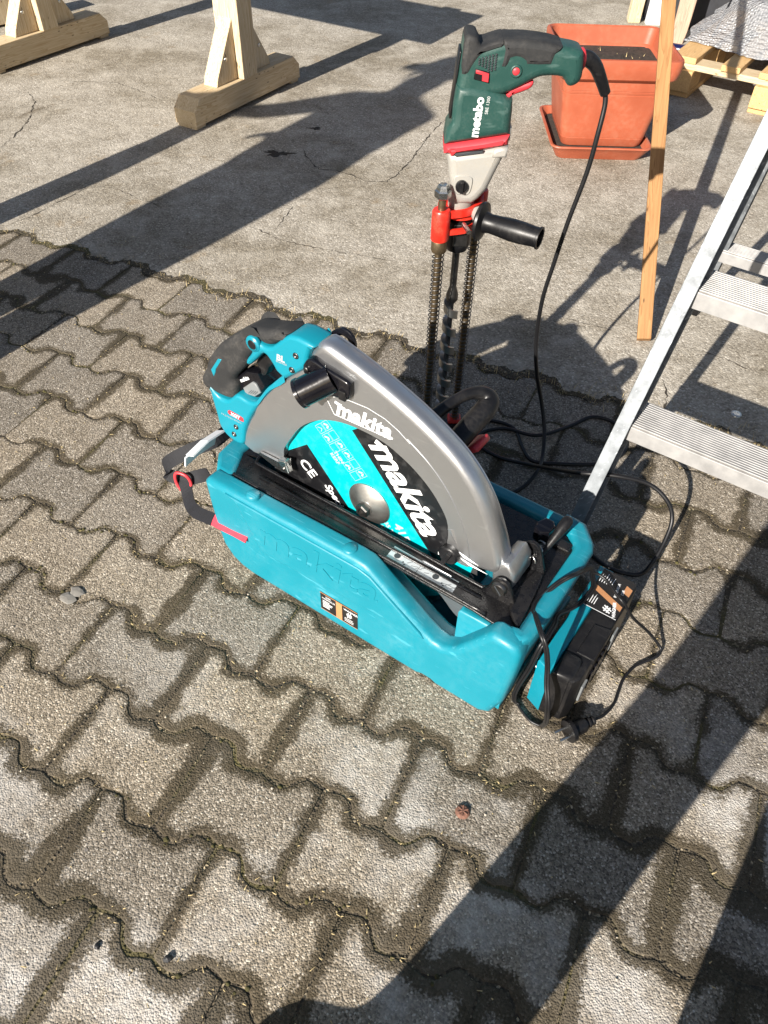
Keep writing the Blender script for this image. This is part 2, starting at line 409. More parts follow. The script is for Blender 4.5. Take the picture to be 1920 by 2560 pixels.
    st = mth(nt, 'MULTIPLY', ramp(nt, noise(nt, p, 4.2, 4, .7, .6), [(.64, 0), (.7, 1)]), .55)
    col = mixc(nt, st, col, mixc(nt, 1., col, (.4, .35, .28), 'MULTIPLY'))
    br = ramp(nt, noise(nt, p, 6.5, 4, .7), [(.62, 0), (.75, .5)]); col = mixc(nt, br, col, (.25, .17, .085))
    lk(nt, col, b.inputs['Base Color']); b.inputs['Roughness'].default_value = .9; b.inputs['Specular IOR Level'].default_value = .25
    h = mth(nt, 'ADD', mth(nt, 'MULTIPLY', vo.outputs['Distance'], -.6), mth(nt, 'MULTIPLY', n3, .9))
    h = mth(nt, 'ADD', h, mth(nt, 'MULTIPLY', n2, 1.1))
    bump(nt, b, h, .7, .0028)
    M['concrete'] = m
    # --- crack filling
    M['crack'] = mat('crack_dirt', (.035, .028, .02), .95, var=.5, vs=200, bmp=1, bs=300)
ground_mats()

def blade_mat():
    m, nt, b = new_mat('printed_saw_blade'); v = obj_vec(nt)
    sx = nd(nt, 'ShaderNodeSeparateXYZ'); lk(nt, v, sx.inputs[0]); X, Z = sx.outputs[0], sx.outputs[2]
    r = mth(nt, 'SQRT', mth(nt, 'ADD', mth(nt, 'MULTIPLY', X, X), mth(nt, 'MULTIPLY', Z, Z)))
    s = mth(nt, 'ADD', mth(nt, 'MULTIPLY', X, .764), mth(nt, 'MULTIPLY', Z, .645))
    up = mth(nt, 'GREATER_THAN', s, .063); lo = mth(nt, 'LESS_THAN', s, -.0565)
    band = mth(nt, 'MAXIMUM', up, lo); ins = mth(nt, 'LESS_THAN', mth(nt, 'ABSOLUTE', mth(nt, 'ADD', mth(nt, 'MULTIPLY', X, -.645), mth(nt, 'MULTIPLY', Z, .764))), .127)
    col = mixc(nt, mth(nt, 'MULTIPLY', band, ins), (.0, .34, .37), (.006, .006, .007))
    tip = mth(nt, 'GREATER_THAN', r, .196); col = mixc(nt, tip, col, (.3, .3, .3))
    n = noise(nt, v, 60, 3); col = mixc(nt, ramp(nt, n, [(.5, 0), (.8, .1)]), col, (.3, .3, .3))
    lk(nt, col, b.inputs['Base Color']); b.inputs['Roughness'].default_value = .3
    lk(nt, mth(nt, 'MULTIPLY', tip, .9), b.inputs['Metallic'])
    return m
M['blade'] = blade_mat()
def wrap_mat():
    m, nt, b = new_mat('bubble_wrap'); v = obj_vec(nt)
    vo = nd(nt, 'ShaderNodeTexVoronoi'); vo.inputs['Scale'].default_value = 85; vo.inputs['Randomness'].default_value = .35; lk(nt, v, vo.inputs['Vector'])
    b.inputs['Base Color'].default_value = (.40, .41, .43, 1); b.inputs['Roughness'].default_value = .16
    b.inputs['Transmission Weight'].default_value = .15; b.inputs['Alpha'].default_value = .72
    bump(nt, b, mth(nt, 'MULTIPLY', vo.outputs['Distance'], -1.), 1., .012)
    return m
M['wrap'] = wrap_mat()
CRACKS = [([(-1.469, 3.289), (-1.407, 3.184), (-1.368, 2.999), (-1.371, 2.848), (-1.384, 2.745)], 0.004), ([(-0.323, 2.82), (-0.309, 2.745), (-0.258, 2.646), (-0.197, 2.643), (-0.147, 2.61), (-0.084, 2.56), (-0.025, 2.564), (0.01, 2.62), (0.042, 2.696), (0.086, 2.832), (0.12, 2.947), (0.191, 3.125)], 0.004), ([(-0.431, 2.226), (-0.341, 2.159), (-0.268, 2.122), (-0.171, 2.094), (0.007, 2.043)], 0.003), ([(-1.175, 2.167), (-1.117, 2.244), (-1.062, 2.34), (-0.994, 2.46), (-0.912, 2.465), (-0.811, 2.388), (-0.71, 2.331)], 0.002), ([(0.404, 1.803), (0.448, 1.777), (0.56, 1.735), (0.608, 1.702)], 0.002), ([(0.696, 1.677), (0.752, 1.658), (0.811, 1.635), (0.928, 1.541)], 0.003), ([(-1.38, 3.418), (-1.152, 3.42), (-1.038, 3.339), (-0.933, 3.246)], 0.002), ([(-0.36, 2.201), (-0.335, 2.292), (-0.308, 2.388)], 0.002), ([(0.354, 2.186), (0.375, 2.118), (0.382, 2.078)], 0.002), ([(0.664, 1.519), (0.663, 1.466), (0.643, 1.396), (0.621, 1.354)], 0.005)]
# ------------------------------------------------------------------ setting: yard ground
PY = rad(-23.5); UO, VO = 1.4615, -1.4489           # paving grid: rows run 23.5 degrees off the camera's right
PC, PS = math.cos(PY), math.sin(PY)
def grid(u, v): return (PC * (u - UO) - PS * (v - VO), PS * (u - UO) + PC * (v - VO))
LP, RP = .2, .139
WAVE = [(0, .002), (.012, .0045), (.026, .0062), (.036, .0045), (.044, -.002), (.050, -.009), (.058, -.0145), (.068, -.0165), (.082, -.0145), (.1, -.010), (.118, -.0145), (.132, -.0165), (.142, -.0145), (.150, -.009), (.156, -.002), (.164, .0045), (.174, .0062), (.188, .0045), (.2, .002)]
def wave(u):
    u = u % LP
    for (a, x), (b, y) in zip(WAVE, WAVE[1:]):
        if a <= u <= b: return 1.3 * (x + (y - x) * (u - a) / (b - a)) + .0015
    return .001
bed = MB().add([(-30, -30, -.0008), (30, -30, -.0008), (30, 30, -.0008), (-30, 30, -.0008)], [(0, 1, 2, 3)]).build('ground', M['joint'])
tag(bed, 'dark soil and moss in the joints under the paving', kind='structure')
# concrete: one sheet from the last paver row to far beyond the yard
edge = []
us = np.arange(-6, 8.001, .0125)
for u in us:
    j = .0035 * math.sin(u * 41) + .003 * math.sin(u * 97 + 1) + random.uniform(-.002, .002)
    edge.append(grid(u, RP / 2 + wave(u) + .004 + j))
far = [grid(8, 40), grid(-6, 40)]
mb = MB()
top = [Vector((x, y, 0)) for x, y in edge + far]
mb.add([(p.x, p.y, .0) for p in top], [list(t) for t in tessellate_polygon([top])])
n = len(edge); mb.add([(x, y, 0) for x, y in edge] + [(x, y, -.03) for x, y in edge], [(i, i + 1, n + i + 1, n + i) for i in range(n - 1)])
slab_o = mb.build('concrete_yard', M['concrete']); tag(slab_o, 'old cracked grey concrete yard beyond the paving', kind='structure')
paving = empty('pavement', (0, 0, 0)); tag(paving, 'interlocking grey concrete block paving with dark mossy joints', kind='structure')
def geo_near(q, a, b):
    ab = b - a; t = max(0, min(1, (q - a).dot(ab) / max(ab.length_squared, 1e-12))); return (q - a - ab * t).length
def paver_mesh(k):
    rnd = random.Random(k)
    topu = [0, .012, .026, .036, .044, .050, .058, .068, .082, .1, .118, .132, .142, .150, .156, .164, .174, .188, LP]
    o = [(u, -RP / 2 + wave(u + .1)) for u in topu] + [(u, RP / 2 + wave(u)) for u in reversed(topu)]
    o = [(x - LP / 2, y) for x, y in o]
    g = rnd.uniform(.0012, .0026)
    o = inset(ccw(o), g)
    o = [(x + rnd.uniform(-.0008, .0008), y + rnd.uniform(-.0008, .0008)) for x, y in o]
    o = [(x * (1 - c / .1), y * (1 - c / .07)) for x, y in o for c in ([rnd.uniform(.0015, .004)] if rnd.random() < .10 else [0])]
    n = len(o); rings = [(0, -.03, 0), (0, -.0012, 0), (.0009, -.0003, .015), (.0022, 0, .05)]
    vs = []; at = []
    for d, z, a in rings:
        for p in (inset(o, d) if d else o): vs.append((p[0], p[1], z)); at.append(a)
    fs = []
    for r in range(len(rings) - 1):
        for i in range(n): fs.append((r * n + i, r * n + (i + 1) % n, (r + 1) * n + (i + 1) % n, (r + 1) * n + i))
    # top face: interior points that know their distance from the rim
    base = (len(rings) - 1) * n; rim = [Vector(v[:2]) for v in vs[base:]]
    def dist(q): return min(geo_near(q, rim[i], rim[(i + 1) % n]) for i in range(n))
    def inside(q):
        c = False
        for i in range(n):
            a, b = rim[i], rim[i - 1]
            if (a.y > q.y) != (b.y > q.y) and q.x < (b.x - a.x) * (q.y - a.y) / (b.y - a.y) + a.x: c = not c
        return c
    ins = []
    for gx in np.arange(-.095, .096, .0135):
        for gy in np.arange(-.09, .09, .0125):
            q = Vector((gx + rnd.uniform(-.002, .002), gy + rnd.uniform(-.002, .002)))
            if inside(q) and dist(q) > .006: ins.append(q)
    for q in ins: vs.append((q.x, q.y, rnd.uniform(-.0001, .0002))); at.append(.08 + dist(q) / .028)
    cd = delaunay_2d_cdt(rim + ins, [], [list(range(n))], 1, 1e-7)
    fs += [[base + i for i in f] for f in cd[2]]
    me_o = MB().add(vs, fs, True).build('paver', M['paver'], paving, auto=None, attr=at)
    return me_o
variants = [paver_mesh(k) for k in range(14)]
used = set(); count = 0
for r in range(0, 12):
    for cc in range(-12, 18):
        u = cc * LP + (r % 2) * LP / 2
        uc = u + LP / 2; x, y = grid(uc, -r * RP)
        # keep the blocks the photo shows, with a margin of one block
        if y < -.02 or y > 2.75 or abs(x) > .62 + .41 * y + .12: continue
        k = random.randrange(14)
        if k in used:
            o = variants[k].copy(); C.objects.link(o); o.parent = paving
        else: o = variants[k]; used.add(k)
        o.location = (x, y, random.uniform(-.0004, .0007))
        o.rotation_euler = (random.uniform(-.004, .004), random.uniform(-.004, .004), PY + random.uniform(-.006, .006))
        count += 1
for k in range(14):
    if k not in used: bpy.data.objects.remove(variants[k])
# paving beyond the picture: one joined field of the same blocks
mb = MB()
po = [(x - LP / 2, y) for x, y in [(u, -RP / 2 + wave(u + .1)) for u in (0, .04, .058, .1, .142, .16, LP)] + [(u, RP / 2 + wave(u)) for u in (LP, .16, .142, .1, .058, .04, 0)]]
po = inset(ccw(po), .003); pi = inset(po, .003); npo = len(po); at = []
for r in range(0, 34):
    for cc in range(-24, 30):
        u = cc * LP + (r % 2) * LP / 2; x, y = grid(u + LP / 2, -r * RP)
        if not (y < -.02 or y > 2.75 or abs(x) > .62 + .41 * y + .12) and r < 12: continue
        if abs(x) > 4 or y < -3: continue
        P3 = lambda q, z: (x + PC * q[0] - PS * q[1], y + PS * q[0] + PC * q[1], z)
        vs = [P3(q, -.03) for q in po] + [P3(q, -.003) for q in po] + [P3(q, 0) for q in pi]
        fs = [(k * npo + i, k * npo + (i + 1) % npo, (k + 1) * npo + (i + 1) % npo, (k + 1) * npo + i) for k in (0, 1) for i in range(npo)]
        mb.add(vs, fs + [list(range(2 * npo, 3 * npo))]); at += [0] * (2 * npo) + [.6] * npo
o = mb.build('outer_pavers', M['paver'], paving, attr=at); tag(o, kind='stuff')

def crack(pts, w):
    P = []
    for a, b in zip(pts, pts[1:]):
        a, b = Vector(a), Vector(b); n = max(2, int((b - a).length / .012))
        for k in range(n): P.append(a.lerp(b, k / n))
    P.append(Vector(pts[-1])); vs = []; fs = []; m = len(P)
    for i, p in enumerate(P):
        t = (P[min(i + 1, m - 1)] - P[max(i - 1, 0)]).normalized(); nn = Vector((-t.y, t.x))
        q = p + nn * random.uniform(-.004, .004); ww = w * .55 * random.uniform(.15, 1.5) * (1 if 2 < i < m - 3 else .3) * (.4 + .6 * abs(math.sin(i * .31 + w * 900)))
        vs += [(q.x + nn.x * ww, q.y + nn.y * ww, .0012), (q.x - nn.x * ww, q.y - nn.y * ww, .0012)]
        if i: fs.append((2 * i - 2, 2 * i, 2 * i + 1, 2 * i - 1))
    MB().add(vs, fs).build('crack', M['crack'], slab_o)
for pts, w in CRACKS: crack(pts, w)

# dirt and moss washed against the edge of the concrete
vs = []; fs = []; us2 = np.arange(-2.0, 4.4, .008)
for i, u in enumerate(us2):
    w = .010 + .012 * max(0, math.sin(u * 7.3) + .6 * math.sin(u * 17 + 1)) + random.uniform(-.004, .006); w = max(.002, w)
    v0 = RP / 2 + wave(u) + .004
    a = grid(u, v0 - .006); b = grid(u + random.uniform(-.003, .003), v0 + w)
    vs += [(a[0], a[1], .0016), (b[0], b[1], .0011)]
    if i: fs.append((2 * i - 2, 2 * i, 2 * i + 1, 2 * i - 1))
MB().add(vs, fs).build('dirt_edge', M['joint'], slab_o)
for (x, y), s, sd in (((-.412, 2.765), .042, 1), ((.56, 1.95), .05, 2), ((.43, 1.62), .07, 3), ((.80, 1.33), .06, 4), ((-.30, 3.0), .02, 5)):
    rr_ = random.Random(sd); pts = []
    for k in range(40):
        a = k / 40 * 6.283; r = s * (1 + .35 * math.sin(3 * a + sd) + .2 * math.sin(7 * a) + rr_.uniform(-.22, .22)); pts.append((x + r * math.cos(a), y + r * .55 * math.sin(a), .0009 + sd * .0001))
    if sd in (1, 5): MB().add(pts, [list(range(40))]).build('oil_stain', M['crack'], slab_o)
# ------------------------------------------------------------------ tool case (local frame: x along its front, y into depth, z up)
CASE_AT, CASE_RZ = (-.26615, .90224, 0), rad(-33.7)
case = empty('tool_case', CASE_AT, CASE_RZ)
tag(case, 'open teal plastic carrying case that cradles the big circular saw', 'case')
front = [(.05, 0), (.395, 0), (.405, .005), (.42, .005), (.43, 0), (.515, 0), (.532, .012), (.548, .06), (.556, .15), (.557, .198), (.548, .212), (.512, .216), (.503, .21), (.452, .126), (.432, .112), (.415, .115), (.395, .128), (.298, .203), (.285, .210), (.265, .212), (.02, .206), (-.045, .206), (-.055, .196), (-.052, .146), (-.046, .09), (-.037, .045), (-.018, .018), (.005, .005), (.03, 0)]
mb = MB()
slab(mb, front, .0, .034, .011, .005, 4)
# left wall with slanted corners, back wall, end block and floor, moulded in one
left = [(-.052, .030), (-.078, .062), (-.082, .10), (-.082, .215), (-.07, .25), (-.04, .275), (-.02, .272), (-.02, .245), (-.04, .22), (-.042, .09), (-.02, .045), (-.02, .028)]
slab(mb, left, .03, .206, .02, .009, 4, plane='XY')
slab(mb, [(-.03, .262), (.51, .262), (.51, .29), (-.03, .29)], .0, .203, .004, .009, 3, plane='XY')
right = [(.5, .030), (.548, .012), (.558, .03), (.562, .08), (.562, .235), (.556, .252), (.528, .284), (.49, .288), (.49, .262), (.512, .252), (.533, .225), (.533, .04)]
i0 = len(mb.v)
slab(mb, right, .0, .214, .014, .010, 4, plane='XY')
slab(mb, [(.44, .030), (.555, .030), (.555, .275), (.44, .285)], .0, .188, .01, .006, 3, plane='XY')
for i in range(i0, len(mb.v)):                         # the end leans outwards towards the rim
    x, y, z = mb.v[i]; k = max(0, 1 - z / .2)
    if x > .5: x -= k * .030 * min(1, (x - .5) / .055)
    if y > .2: y -= k * .02
    mb.v[i] = (x, y, z)
slab(mb, [(-.05, .02), (.54, .02), (.54, .285), (-.05, .285)], .004, .022, .003, .003, 2, plane='XY')
# stepped inner wall behind the thumb notch
slab(mb, [(.27, .02), (.53, .02), (.53, .195), (.505, .19), (.456, .112), (.436, .098), (.415, .101), (.392, .114), (.29, .186), (.27, .19)], .033, .060, .004, .006, 3)
shell = mb.build('shell', M['teal'], case, auto=rad(50))
panel = [(-.004, .198), (.018, .193), (.062, .100), (.075, .093), (.20, .100), (.402, .114), (.395, .122), (.298, .194), (.275, .200), (.02, .198)]
slab(MB(), panel, -.0032, .004, .0028, .001, 3).build('raised_panel', M['teal'], case, auto=rad(50))
text('embossed_logo', 'makita', .078, M['teal'], case, (.062, -.0033, .121), (1, 0, .08), (0, 0, 1), ext=.0007, bold=.0010, shear=.2, sx=1.22)
for x in (.047, .248):
    lathe(MB(), [(0, 0), (.011, 0), (.012, .002), (.012, .012), (.0095, .0145), (0, .015)], (x, .016, .200), (0, 0, 1), 20).build('clip_tab', M['teal'], case)
st = quad('sticker', [(.194, -.0008, .030), (.273, -.0008, .030), (.273, -.0008, .077), (.194, -.0008, .077)], M['sticker'], case, -.0005)
def sub_quad(par, name, a, b, m, d):  # small print on a sticker: a, b = opposite corners as (x, z)
    return quad(name, [(a[0], d, a[1]), (b[0], d, a[1]), (b[0], d, b[1]), (a[0], d, b[1])], m, par, -.0002)
sub_quad(st, 'border', (.194, .0755), (.273, .077), M['copper'], -.0015); sub_quad(st, 'border', (.194, .030), (.273, .0312), M['copper'], -.0015)
MB().add([(.228, -.0016, .0312), (.241, -.0016, .0312), (.241, -.0016, .0755), (.228, -.0016, .0755)], [(0, 1, 2, 3)]).build('copper_bar', M['copper'], st)
for k in range(5): sub_quad(st, 'print_line', (.199, .056 - k * .0042), (.199 + random.uniform(.014, .024), .0575 - k * .0042), M['white'], -.0015)
text('lettering', 'DER', .006, M['white'], st, (.206, -.0015, .068), (1, 0, 0), (0, 0, 1), ext=.0001)
text('lettering', 'INGENIEUR', .0055, M['white'], st, (.198, -.0015, .062), (1, 0, 0), (0, 0, 1), ext=.0001)
text('lettering', 'WAGNER', .0068, M['white'], st, (.2445, -.0015, .0655), (1, 0, 0), (0, 0, 1), ext=.0001, bold=.0001)
text('lettering', '#', .018, M['white'], st, (.2515, -.0015, .0505), (1, 0, .15), (0, 0, 1), ext=.0001, bold=.0003)
for k in range(3): sub_quad(st, 'print_line', (.246, .044 - k * .004), (.246 + random.uniform(.012, .022), .045 - k * .004), M['white'], -.0015)

# ------------------------------------------------------------------ circular saw (same local frame)
saw = empty('circular_saw', CASE_AT, CASE_RZ)
tag(saw, 'large teal and silver circular saw standing in the open case', 'saw')
GUARD = [(-0.0313, 0.2328), (-0.0217, 0.2695), (-0.0052, 0.3051), (0.0215, 0.3491), (0.0499, 0.3873), (0.0762, 0.4187), (0.0997, 0.4428), (0.122, 0.4633), (0.1274, 0.4818), (0.1334, 0.4968), (0.1541, 0.5161), (0.1935, 0.5072), (0.2286, 0.496), (0.2688, 0.4815), (0.3088, 0.4640), (0.3456, 0.4445), (0.3800, 0.4218), (0.4095, 0.3935), (0.4341, 0.3585), (0.4525, 0.3196), (0.4664, 0.2841), (0.474, 0.2545), (0.4659, 0.2354), (0.4412, 0.2275), (0.4094, 0.2212), (0.3906, 0.226), (0.3813, 0.2468), (0.3809, 0.2719), (0.3756, 0.3), (0.3605, 0.3252), (0.3413, 0.3473), (0.3144, 0.3682), (0.2873, 0.3823), (0.2612, 0.3916), (0.2291, 0.3945), (0.1938, 0.3926), (0.1635, 0.3844), (0.1336, 0.3685), (0.1024, 0.3398), (0.0785, 0.3021), (0.0632, 0.2738), (0.0555, 0.2466), (0.0063, 0.2293)]
go = spl(GUARD, 3)
mb = MB(); G = ccw(go); ng = len(G)
# the shroud rolls over at its outer rim only: inner (blade opening) edge stays sharp
k0 = min(range(ng), key=lambda i: (G[i][0] - GUARD[10][0]) ** 2 + (G[i][1] - GUARD[10][1]) ** 2)
def outer_w(p):  # 1 on the outer rim, 0 round the blade opening
    dx, dz = p[0] - .2288, p[1] - .2354
    r = math.hypot(dx, dz); inner = .158 if p[0] > .1 else .172
    return 1. if r > .196 and p[0] > .14 else (max(0, min(1, (r - .2) / .03)) if p[0] > .12 else (.35 if r > .24 else 0))
rings = []
segs = 6
for k in range(segs + 1):
    a = k / segs * math.pi / 2
    rings.append((.0125 * (1 - math.sin(a)), .083 + .0125 * (1 - math.cos(a))))
rings += [(0, .109), (.0018, .112), (.001, .115), (.006, .120)]
full = {d: inset(G, d) if d else G for d, _ in rings}
vs = []
for d, y in rings:
    for i, p in enumerate(G):
        w = outer_w(p); q = full[d][i]
        yy = .083 + (y - .083) * 1.0
        vs.append((p[0] + (q[0] - p[0]) * w, yy if w > .5 or y > .105 else .083 + (yy - .083) * (.25 + .75 * w), p[1] + (q[1] - p[1]) * w))
fs = [(k * ng + i, k * ng + (i + 1) % ng, (k + 1) * ng + (i + 1) % ng, (k + 1) * ng + i) for k in range(len(rings) - 1) for i in range(ng)]
mb.add(vs, fs, True)
cap(mb, [(v[0], v[2]) for v in vs[:ng]], lambda a, b: (a, .083, b)); cap(mb, [(v[0], v[2]) for v in vs[-ng:]], lambda a, b: (a, .120, b))
guard = mb.build('blade_guard', M['casting'], saw, auto=rad(38))
# pressed step line that follows the rim of the guard
step = [(.300, .418), (.335, .395), (.365, .366), (.388, .333), (.405, .300), (.416, .268), (.420, .245)]
tube(MB(), [(x, .0835, z) for x, z in spl(step, 5, False)], .0016, 8).build('pressed_ridge', M['casting'], guard)
for a, b, w in (((.400, .243), (.438, .238), .004), ((.405, .2305), (.455, .2295), .004), ((.384, .285), (.402, .250), .006)):
    A, B = Vector((a[0], .083, a[1])), Vector((b[0], .083, b[1])); nn = Vector((-(B - A).z, 0, (B - A).x)).normalized() * w
    MB().add([A + nn, A - nn, B, (A + A + B) / 3 + Vector((0, -.0016, 0)), A + Vector((0, -.0008, 0))], [(0, 4, 3), (1, 3, 4), (0, 3, 2), (1, 2, 3), (0, 1, 4)]).build('pressed_rib', M['casting'], guard)
text('logo', 'makita', .0375, M['white'], guard, (.1745, .0828, .4035), (1, 0, .006), (0, 0, 1), ext=.0003, bold=.0011, shear=.22, sx=.98)
def stroke(name, pts, w, y, m, par):
    mbx = MB()
    for a, b in zip(pts, pts[1:]):
        A, B = Vector((a[0], y, a[1])), Vector((b[0], y, b[1])); d = (B - A); nn = Vector((-d.z, 0, d.x)).normalized() * w / 2
        mbx.add([A - nn, B - nn, B + nn, A + nn], [(0, 1, 2, 3)])
    return mbx.build(name, m, par)
stroke('logo_frame', [(.2735, .4045), (.172, .4005), (.158, .4246)], .0011, .08255, M['white'], guard)
stroke('logo_frame', [(.158, .4246), (.175, .4345), (.20, .4395), (.232, .4414), (.262, .4365), (.285, .4265), (.305, .413)], .0009, .08255, M['white'], guard)
stroke('logo_flag', [(.1735, .4245), (.186, .4228)], .0048, .08262, M['white'], guard); stroke('logo_flag', [(.262, .407), (.276, .407)], .003, .08262, M['white'], guard)
# blade
NT = 36; bo = []
for k in range(NT):
    a = 2 * math.pi * k / NT; s = 2 * math.pi / NT
    for da, r in ((0, .2075), (.03, .2065), (.32, .2045), (.72, .2035), (.80, .1965), (.93, .1965)):
        bo.append((r * math.cos(a + da * s), r * math.sin(a + da * s)))
bl = slab(MB(), bo, -.0009, .0009, .0001, .0001, 1).build('saw_blade', M['blade'], saw, auto=rad(20))
bl.location = (.2288, .0955, .2354)
text('logo', 'makita', .068, M['white'], bl, (-.003, -.0013, .1275), (.610, 0, -.792), (.792, 0, .610), ext=.0002, bold=.0018, shear=.24, sx=.96)
stroke('logo_flag', [(.0095, .1395), (.0215, .1345)], .009, -.00155, M['white'], bl)
stroke('logo_flag', [(.133, -.031), (.1445, -.030)], .006, -.00155, M['white'], bl)
text('print', '415mm', .024, M['silverlabel'], bl, (.047, -.0013, -.020), (.61, 0, -.79), (.79, 0, .61), ext=.0002, bold=.0006)
text('print', '35 T', .012, M['silverlabel'], bl, (.029, -.0013, -.026), (.61, 0, -.79), (.79, 0, .61), ext=.0002, bold=.0003)
text('print', 'MAX', .012, M['silverlabel'], bl, (.013, -.0013, -.030), (.61, 0, -.79), (.79, 0, .61), ext=.0002, bold=.0003)
text('print', 'THIN', .010, M['silverlabel'], bl, (-.0705, -.0013, .0745), (.70, 0, -.714), (.714, 0, .70), ext=.0002, bold=.0003)
text('print', 'KERF', .010, M['silverlabel'], bl, (-.078, -.0013, .067), (.70, 0, -.714), (.714, 0, .70), ext=.0002, bold=.0003)
text('print', 'Special', .022, M['white'], bl, (-.093, -.0013, -.012), (.62, 0, -.78), (.78, 0, .62), ext=.0002, bold=.0004, shear=.2)
text('print', 'CE', .030, M['white'], bl, (-.146, -.0013, .012), (.74, 0, -.67), (.67, 0, .74), ext=.0002, bold=.0005)
ex, ez = Vector((.715, 0, -.70)), Vector((.70, 0, .715)); po_ = Vector((-.1055, -.00125, .110))
for i in range(6):                                    # column of small pictograms
    for j in range(2):
        if i == 3 and j == 0: continue
        c0 = po_ + ex * (i * .0185) + ez * (j * .0175); s = .0155
        stroke('pictogram', [((c0 + ex * a * s + ez * b * s).x, (c0 + ex * a * s + ez * b * s).z) for a, b in ((0, 0), (1, 0), (1, 1), (0, 1), (0, 0))], .0006, -.00125, M['silverlabel'], bl)
        if (i + j) % 3 != 2: stroke('pictogram', [((c0 + ex * a * s + ez * b * s).x, (c0 + ex * a * s + ez * b * s).z) for a, b in ((.2, .25), (.55, .7), (.8, .3))], .0035 if (i * 2 + j) % 3 else .0012, -.0013, M['silverlabel'], bl)
fl = lathe(MB(), [(.040, 0), (.040, .002), (.034, .006), (.018, .0115), (.0135, .0125), (.0135, .014)], (.2288, .0945, .2354), (0, -1, 0), 40).build('flange', M['steel'], saw, auto=rad(30))
lathe(MB(), [(.0125, .0), (.0125, .009), (.0105, .011), (.006, .011), (.006, .006), (0, .006)], (.2288, .081, .2354), (0, -1, 0), 6, False).build('arbor_bolt', M['darksteel'], fl)
# teal housing and rubber grip
TEALP = [(0.1418, 0.5080), (0.1349, 0.4984), (0.1294, 0.4834), (0.1235, 0.4635), (0.1, .441), (0.0773, 0.4203), (0.0517, 0.3895), (0.024, 0.3516), (-0.0034, 0.3069), (-0.0196, 0.2714), (-0.0293, 0.235), (-0.0602, 0.2333), (-0.0805, 0.2517), (-0.0845, 0.2779), (-0.0883, 0.3033), (-0.0900, 0.335), (-0.0723, 0.3203), (-0.0508, 0.3225), (-0.0273, 0.3448), (-0.0039, 0.3422), (0.0131, 0.349), (0.026, 0.3677), (0.0446, 0.3935), (0.0764, 0.4233), (0.0659, 0.4328), (0.0575, 0.4451), (0.0444, 0.455), (0.0274, 0.4376), (0.0097, 0.4188), (0.0042, 0.4254), (0.0188, 0.4476), (0.0119, 0.4604), (0.0149, 0.4727), (0.0257, 0.4803), (0.0389, 0.4693), (0.0612, 0.4741), (0.0985, 0.5090)]
slab(MB(), spl(TEALP, 3), .079, .127, .006, .010, 3).build('handle_housing', M['teal_smooth'], saw, auto=rad(45))
GRIPP = [(0.0965, 0.5085), (0.0498, 0.4960), (0.0199, 0.4879), (-0.0045, 0.4708), (-0.0306, 0.4493), (-0.0584, 0.4244), (-0.0869, 0.3862), (-0.0979, 0.3619), (-0.1118, 0.338), (-0.1041, 0.3212), (-0.0723, 0.3203), (-0.0508, 0.3225), (-0.0368, 0.3318), (-0.0314, 0.3561), (-0.0346, 0.3697), (-0.0112, 0.3997), (0.0047, 0.4197), (0.0042, 0.4254), (0.0188, 0.4476), (0.0119, 0.4604), (0.0149, 0.4727), (0.0257, 0.4803), (0.0389, 0.4693), (0.0612, 0.4741)]
slab(MB(), spl(GRIPP, 3), .081, .128, .012, .014, 4).build('grip', M['rubber'], saw, auto=rad(50))
for pts in ([(-.079, .372), (-.058, .402), (-.050, .404), (-.067, .378), (-.069, .371), (-.075, .360)],):
    slab(MB(), pts, .0800, .084, .001, .001, 2).build('grip_inlay', M['teal_smooth'], saw)
lathe(MB(), [(0, 0), (.0075, 0), (.0085, .001), (.0085, .006)], (.0253, .076, .4648), (0, 1, 0), 20).build('lock_button', M['black'], saw)
lathe(MB(), [(.0088, .0), (.0088, .001), (.0125, .001), (.0135, .003), (.0135, .007)], (.0253, .0765, .4648), (0, 1, 0), 24).build('button_ring', M['teal_smooth'], saw)
for x, z in ((0.1086, 0.4795), (0.0987, 0.4504), (-0.0389, 0.2714), (-0.0467, 0.2513)):
    s_ = lathe(MB(), [(0, .0015), (.0022, .0015), (.0022, 0), (.0048, 0), (.0052, .0008), (.0052, .003)], (x, .0775, z), (0, 1, 0), 14).build('screw', M['darksteel'], saw)
slab(MB(), spl([(.010, .418), (.043, .452), (.053, .444), (.047, .428), (.036, .416), (.028, .398), (.018, .395), (.016, .405)], 2), .095, .121, .005, .005, 2).build('trigger', M['black'], saw, auto=rad(40))
bat = slab(MB(), [(-.0585, .3475), (-.0177, .3865), (.010, .3945), (.022, .372), (.0007, .334), (-.0252, .325), (-.052, .325)], .096, .165, .004, .004, 2).build('battery', M['blackgloss'], saw, auto=rad(40))
slab(MB(), [(-.0238, .3523), (-.001, .3745), (.006, .3735), (.0152, .3602), (.0005, .3454), (-.0199, .3425)], .0925, .097, .0015, .001, 2).build('latch', M['latchgrey'], bat)
for k in range(4):
    stroke('latch_groove', [(-.012 + k * .0045, .3475 + k * .0012), (-.0035 + k * .0045, .3575 + k * .0012)], .0011, .0921, M['ink'], bat)
text('logo', 'makita', .0092, M['white'], bat, (-.0290, .0955, .3598), (.80, 0, .60), (-.60, 0, .80), ext=.0002, bold=.0003, shear=.2)
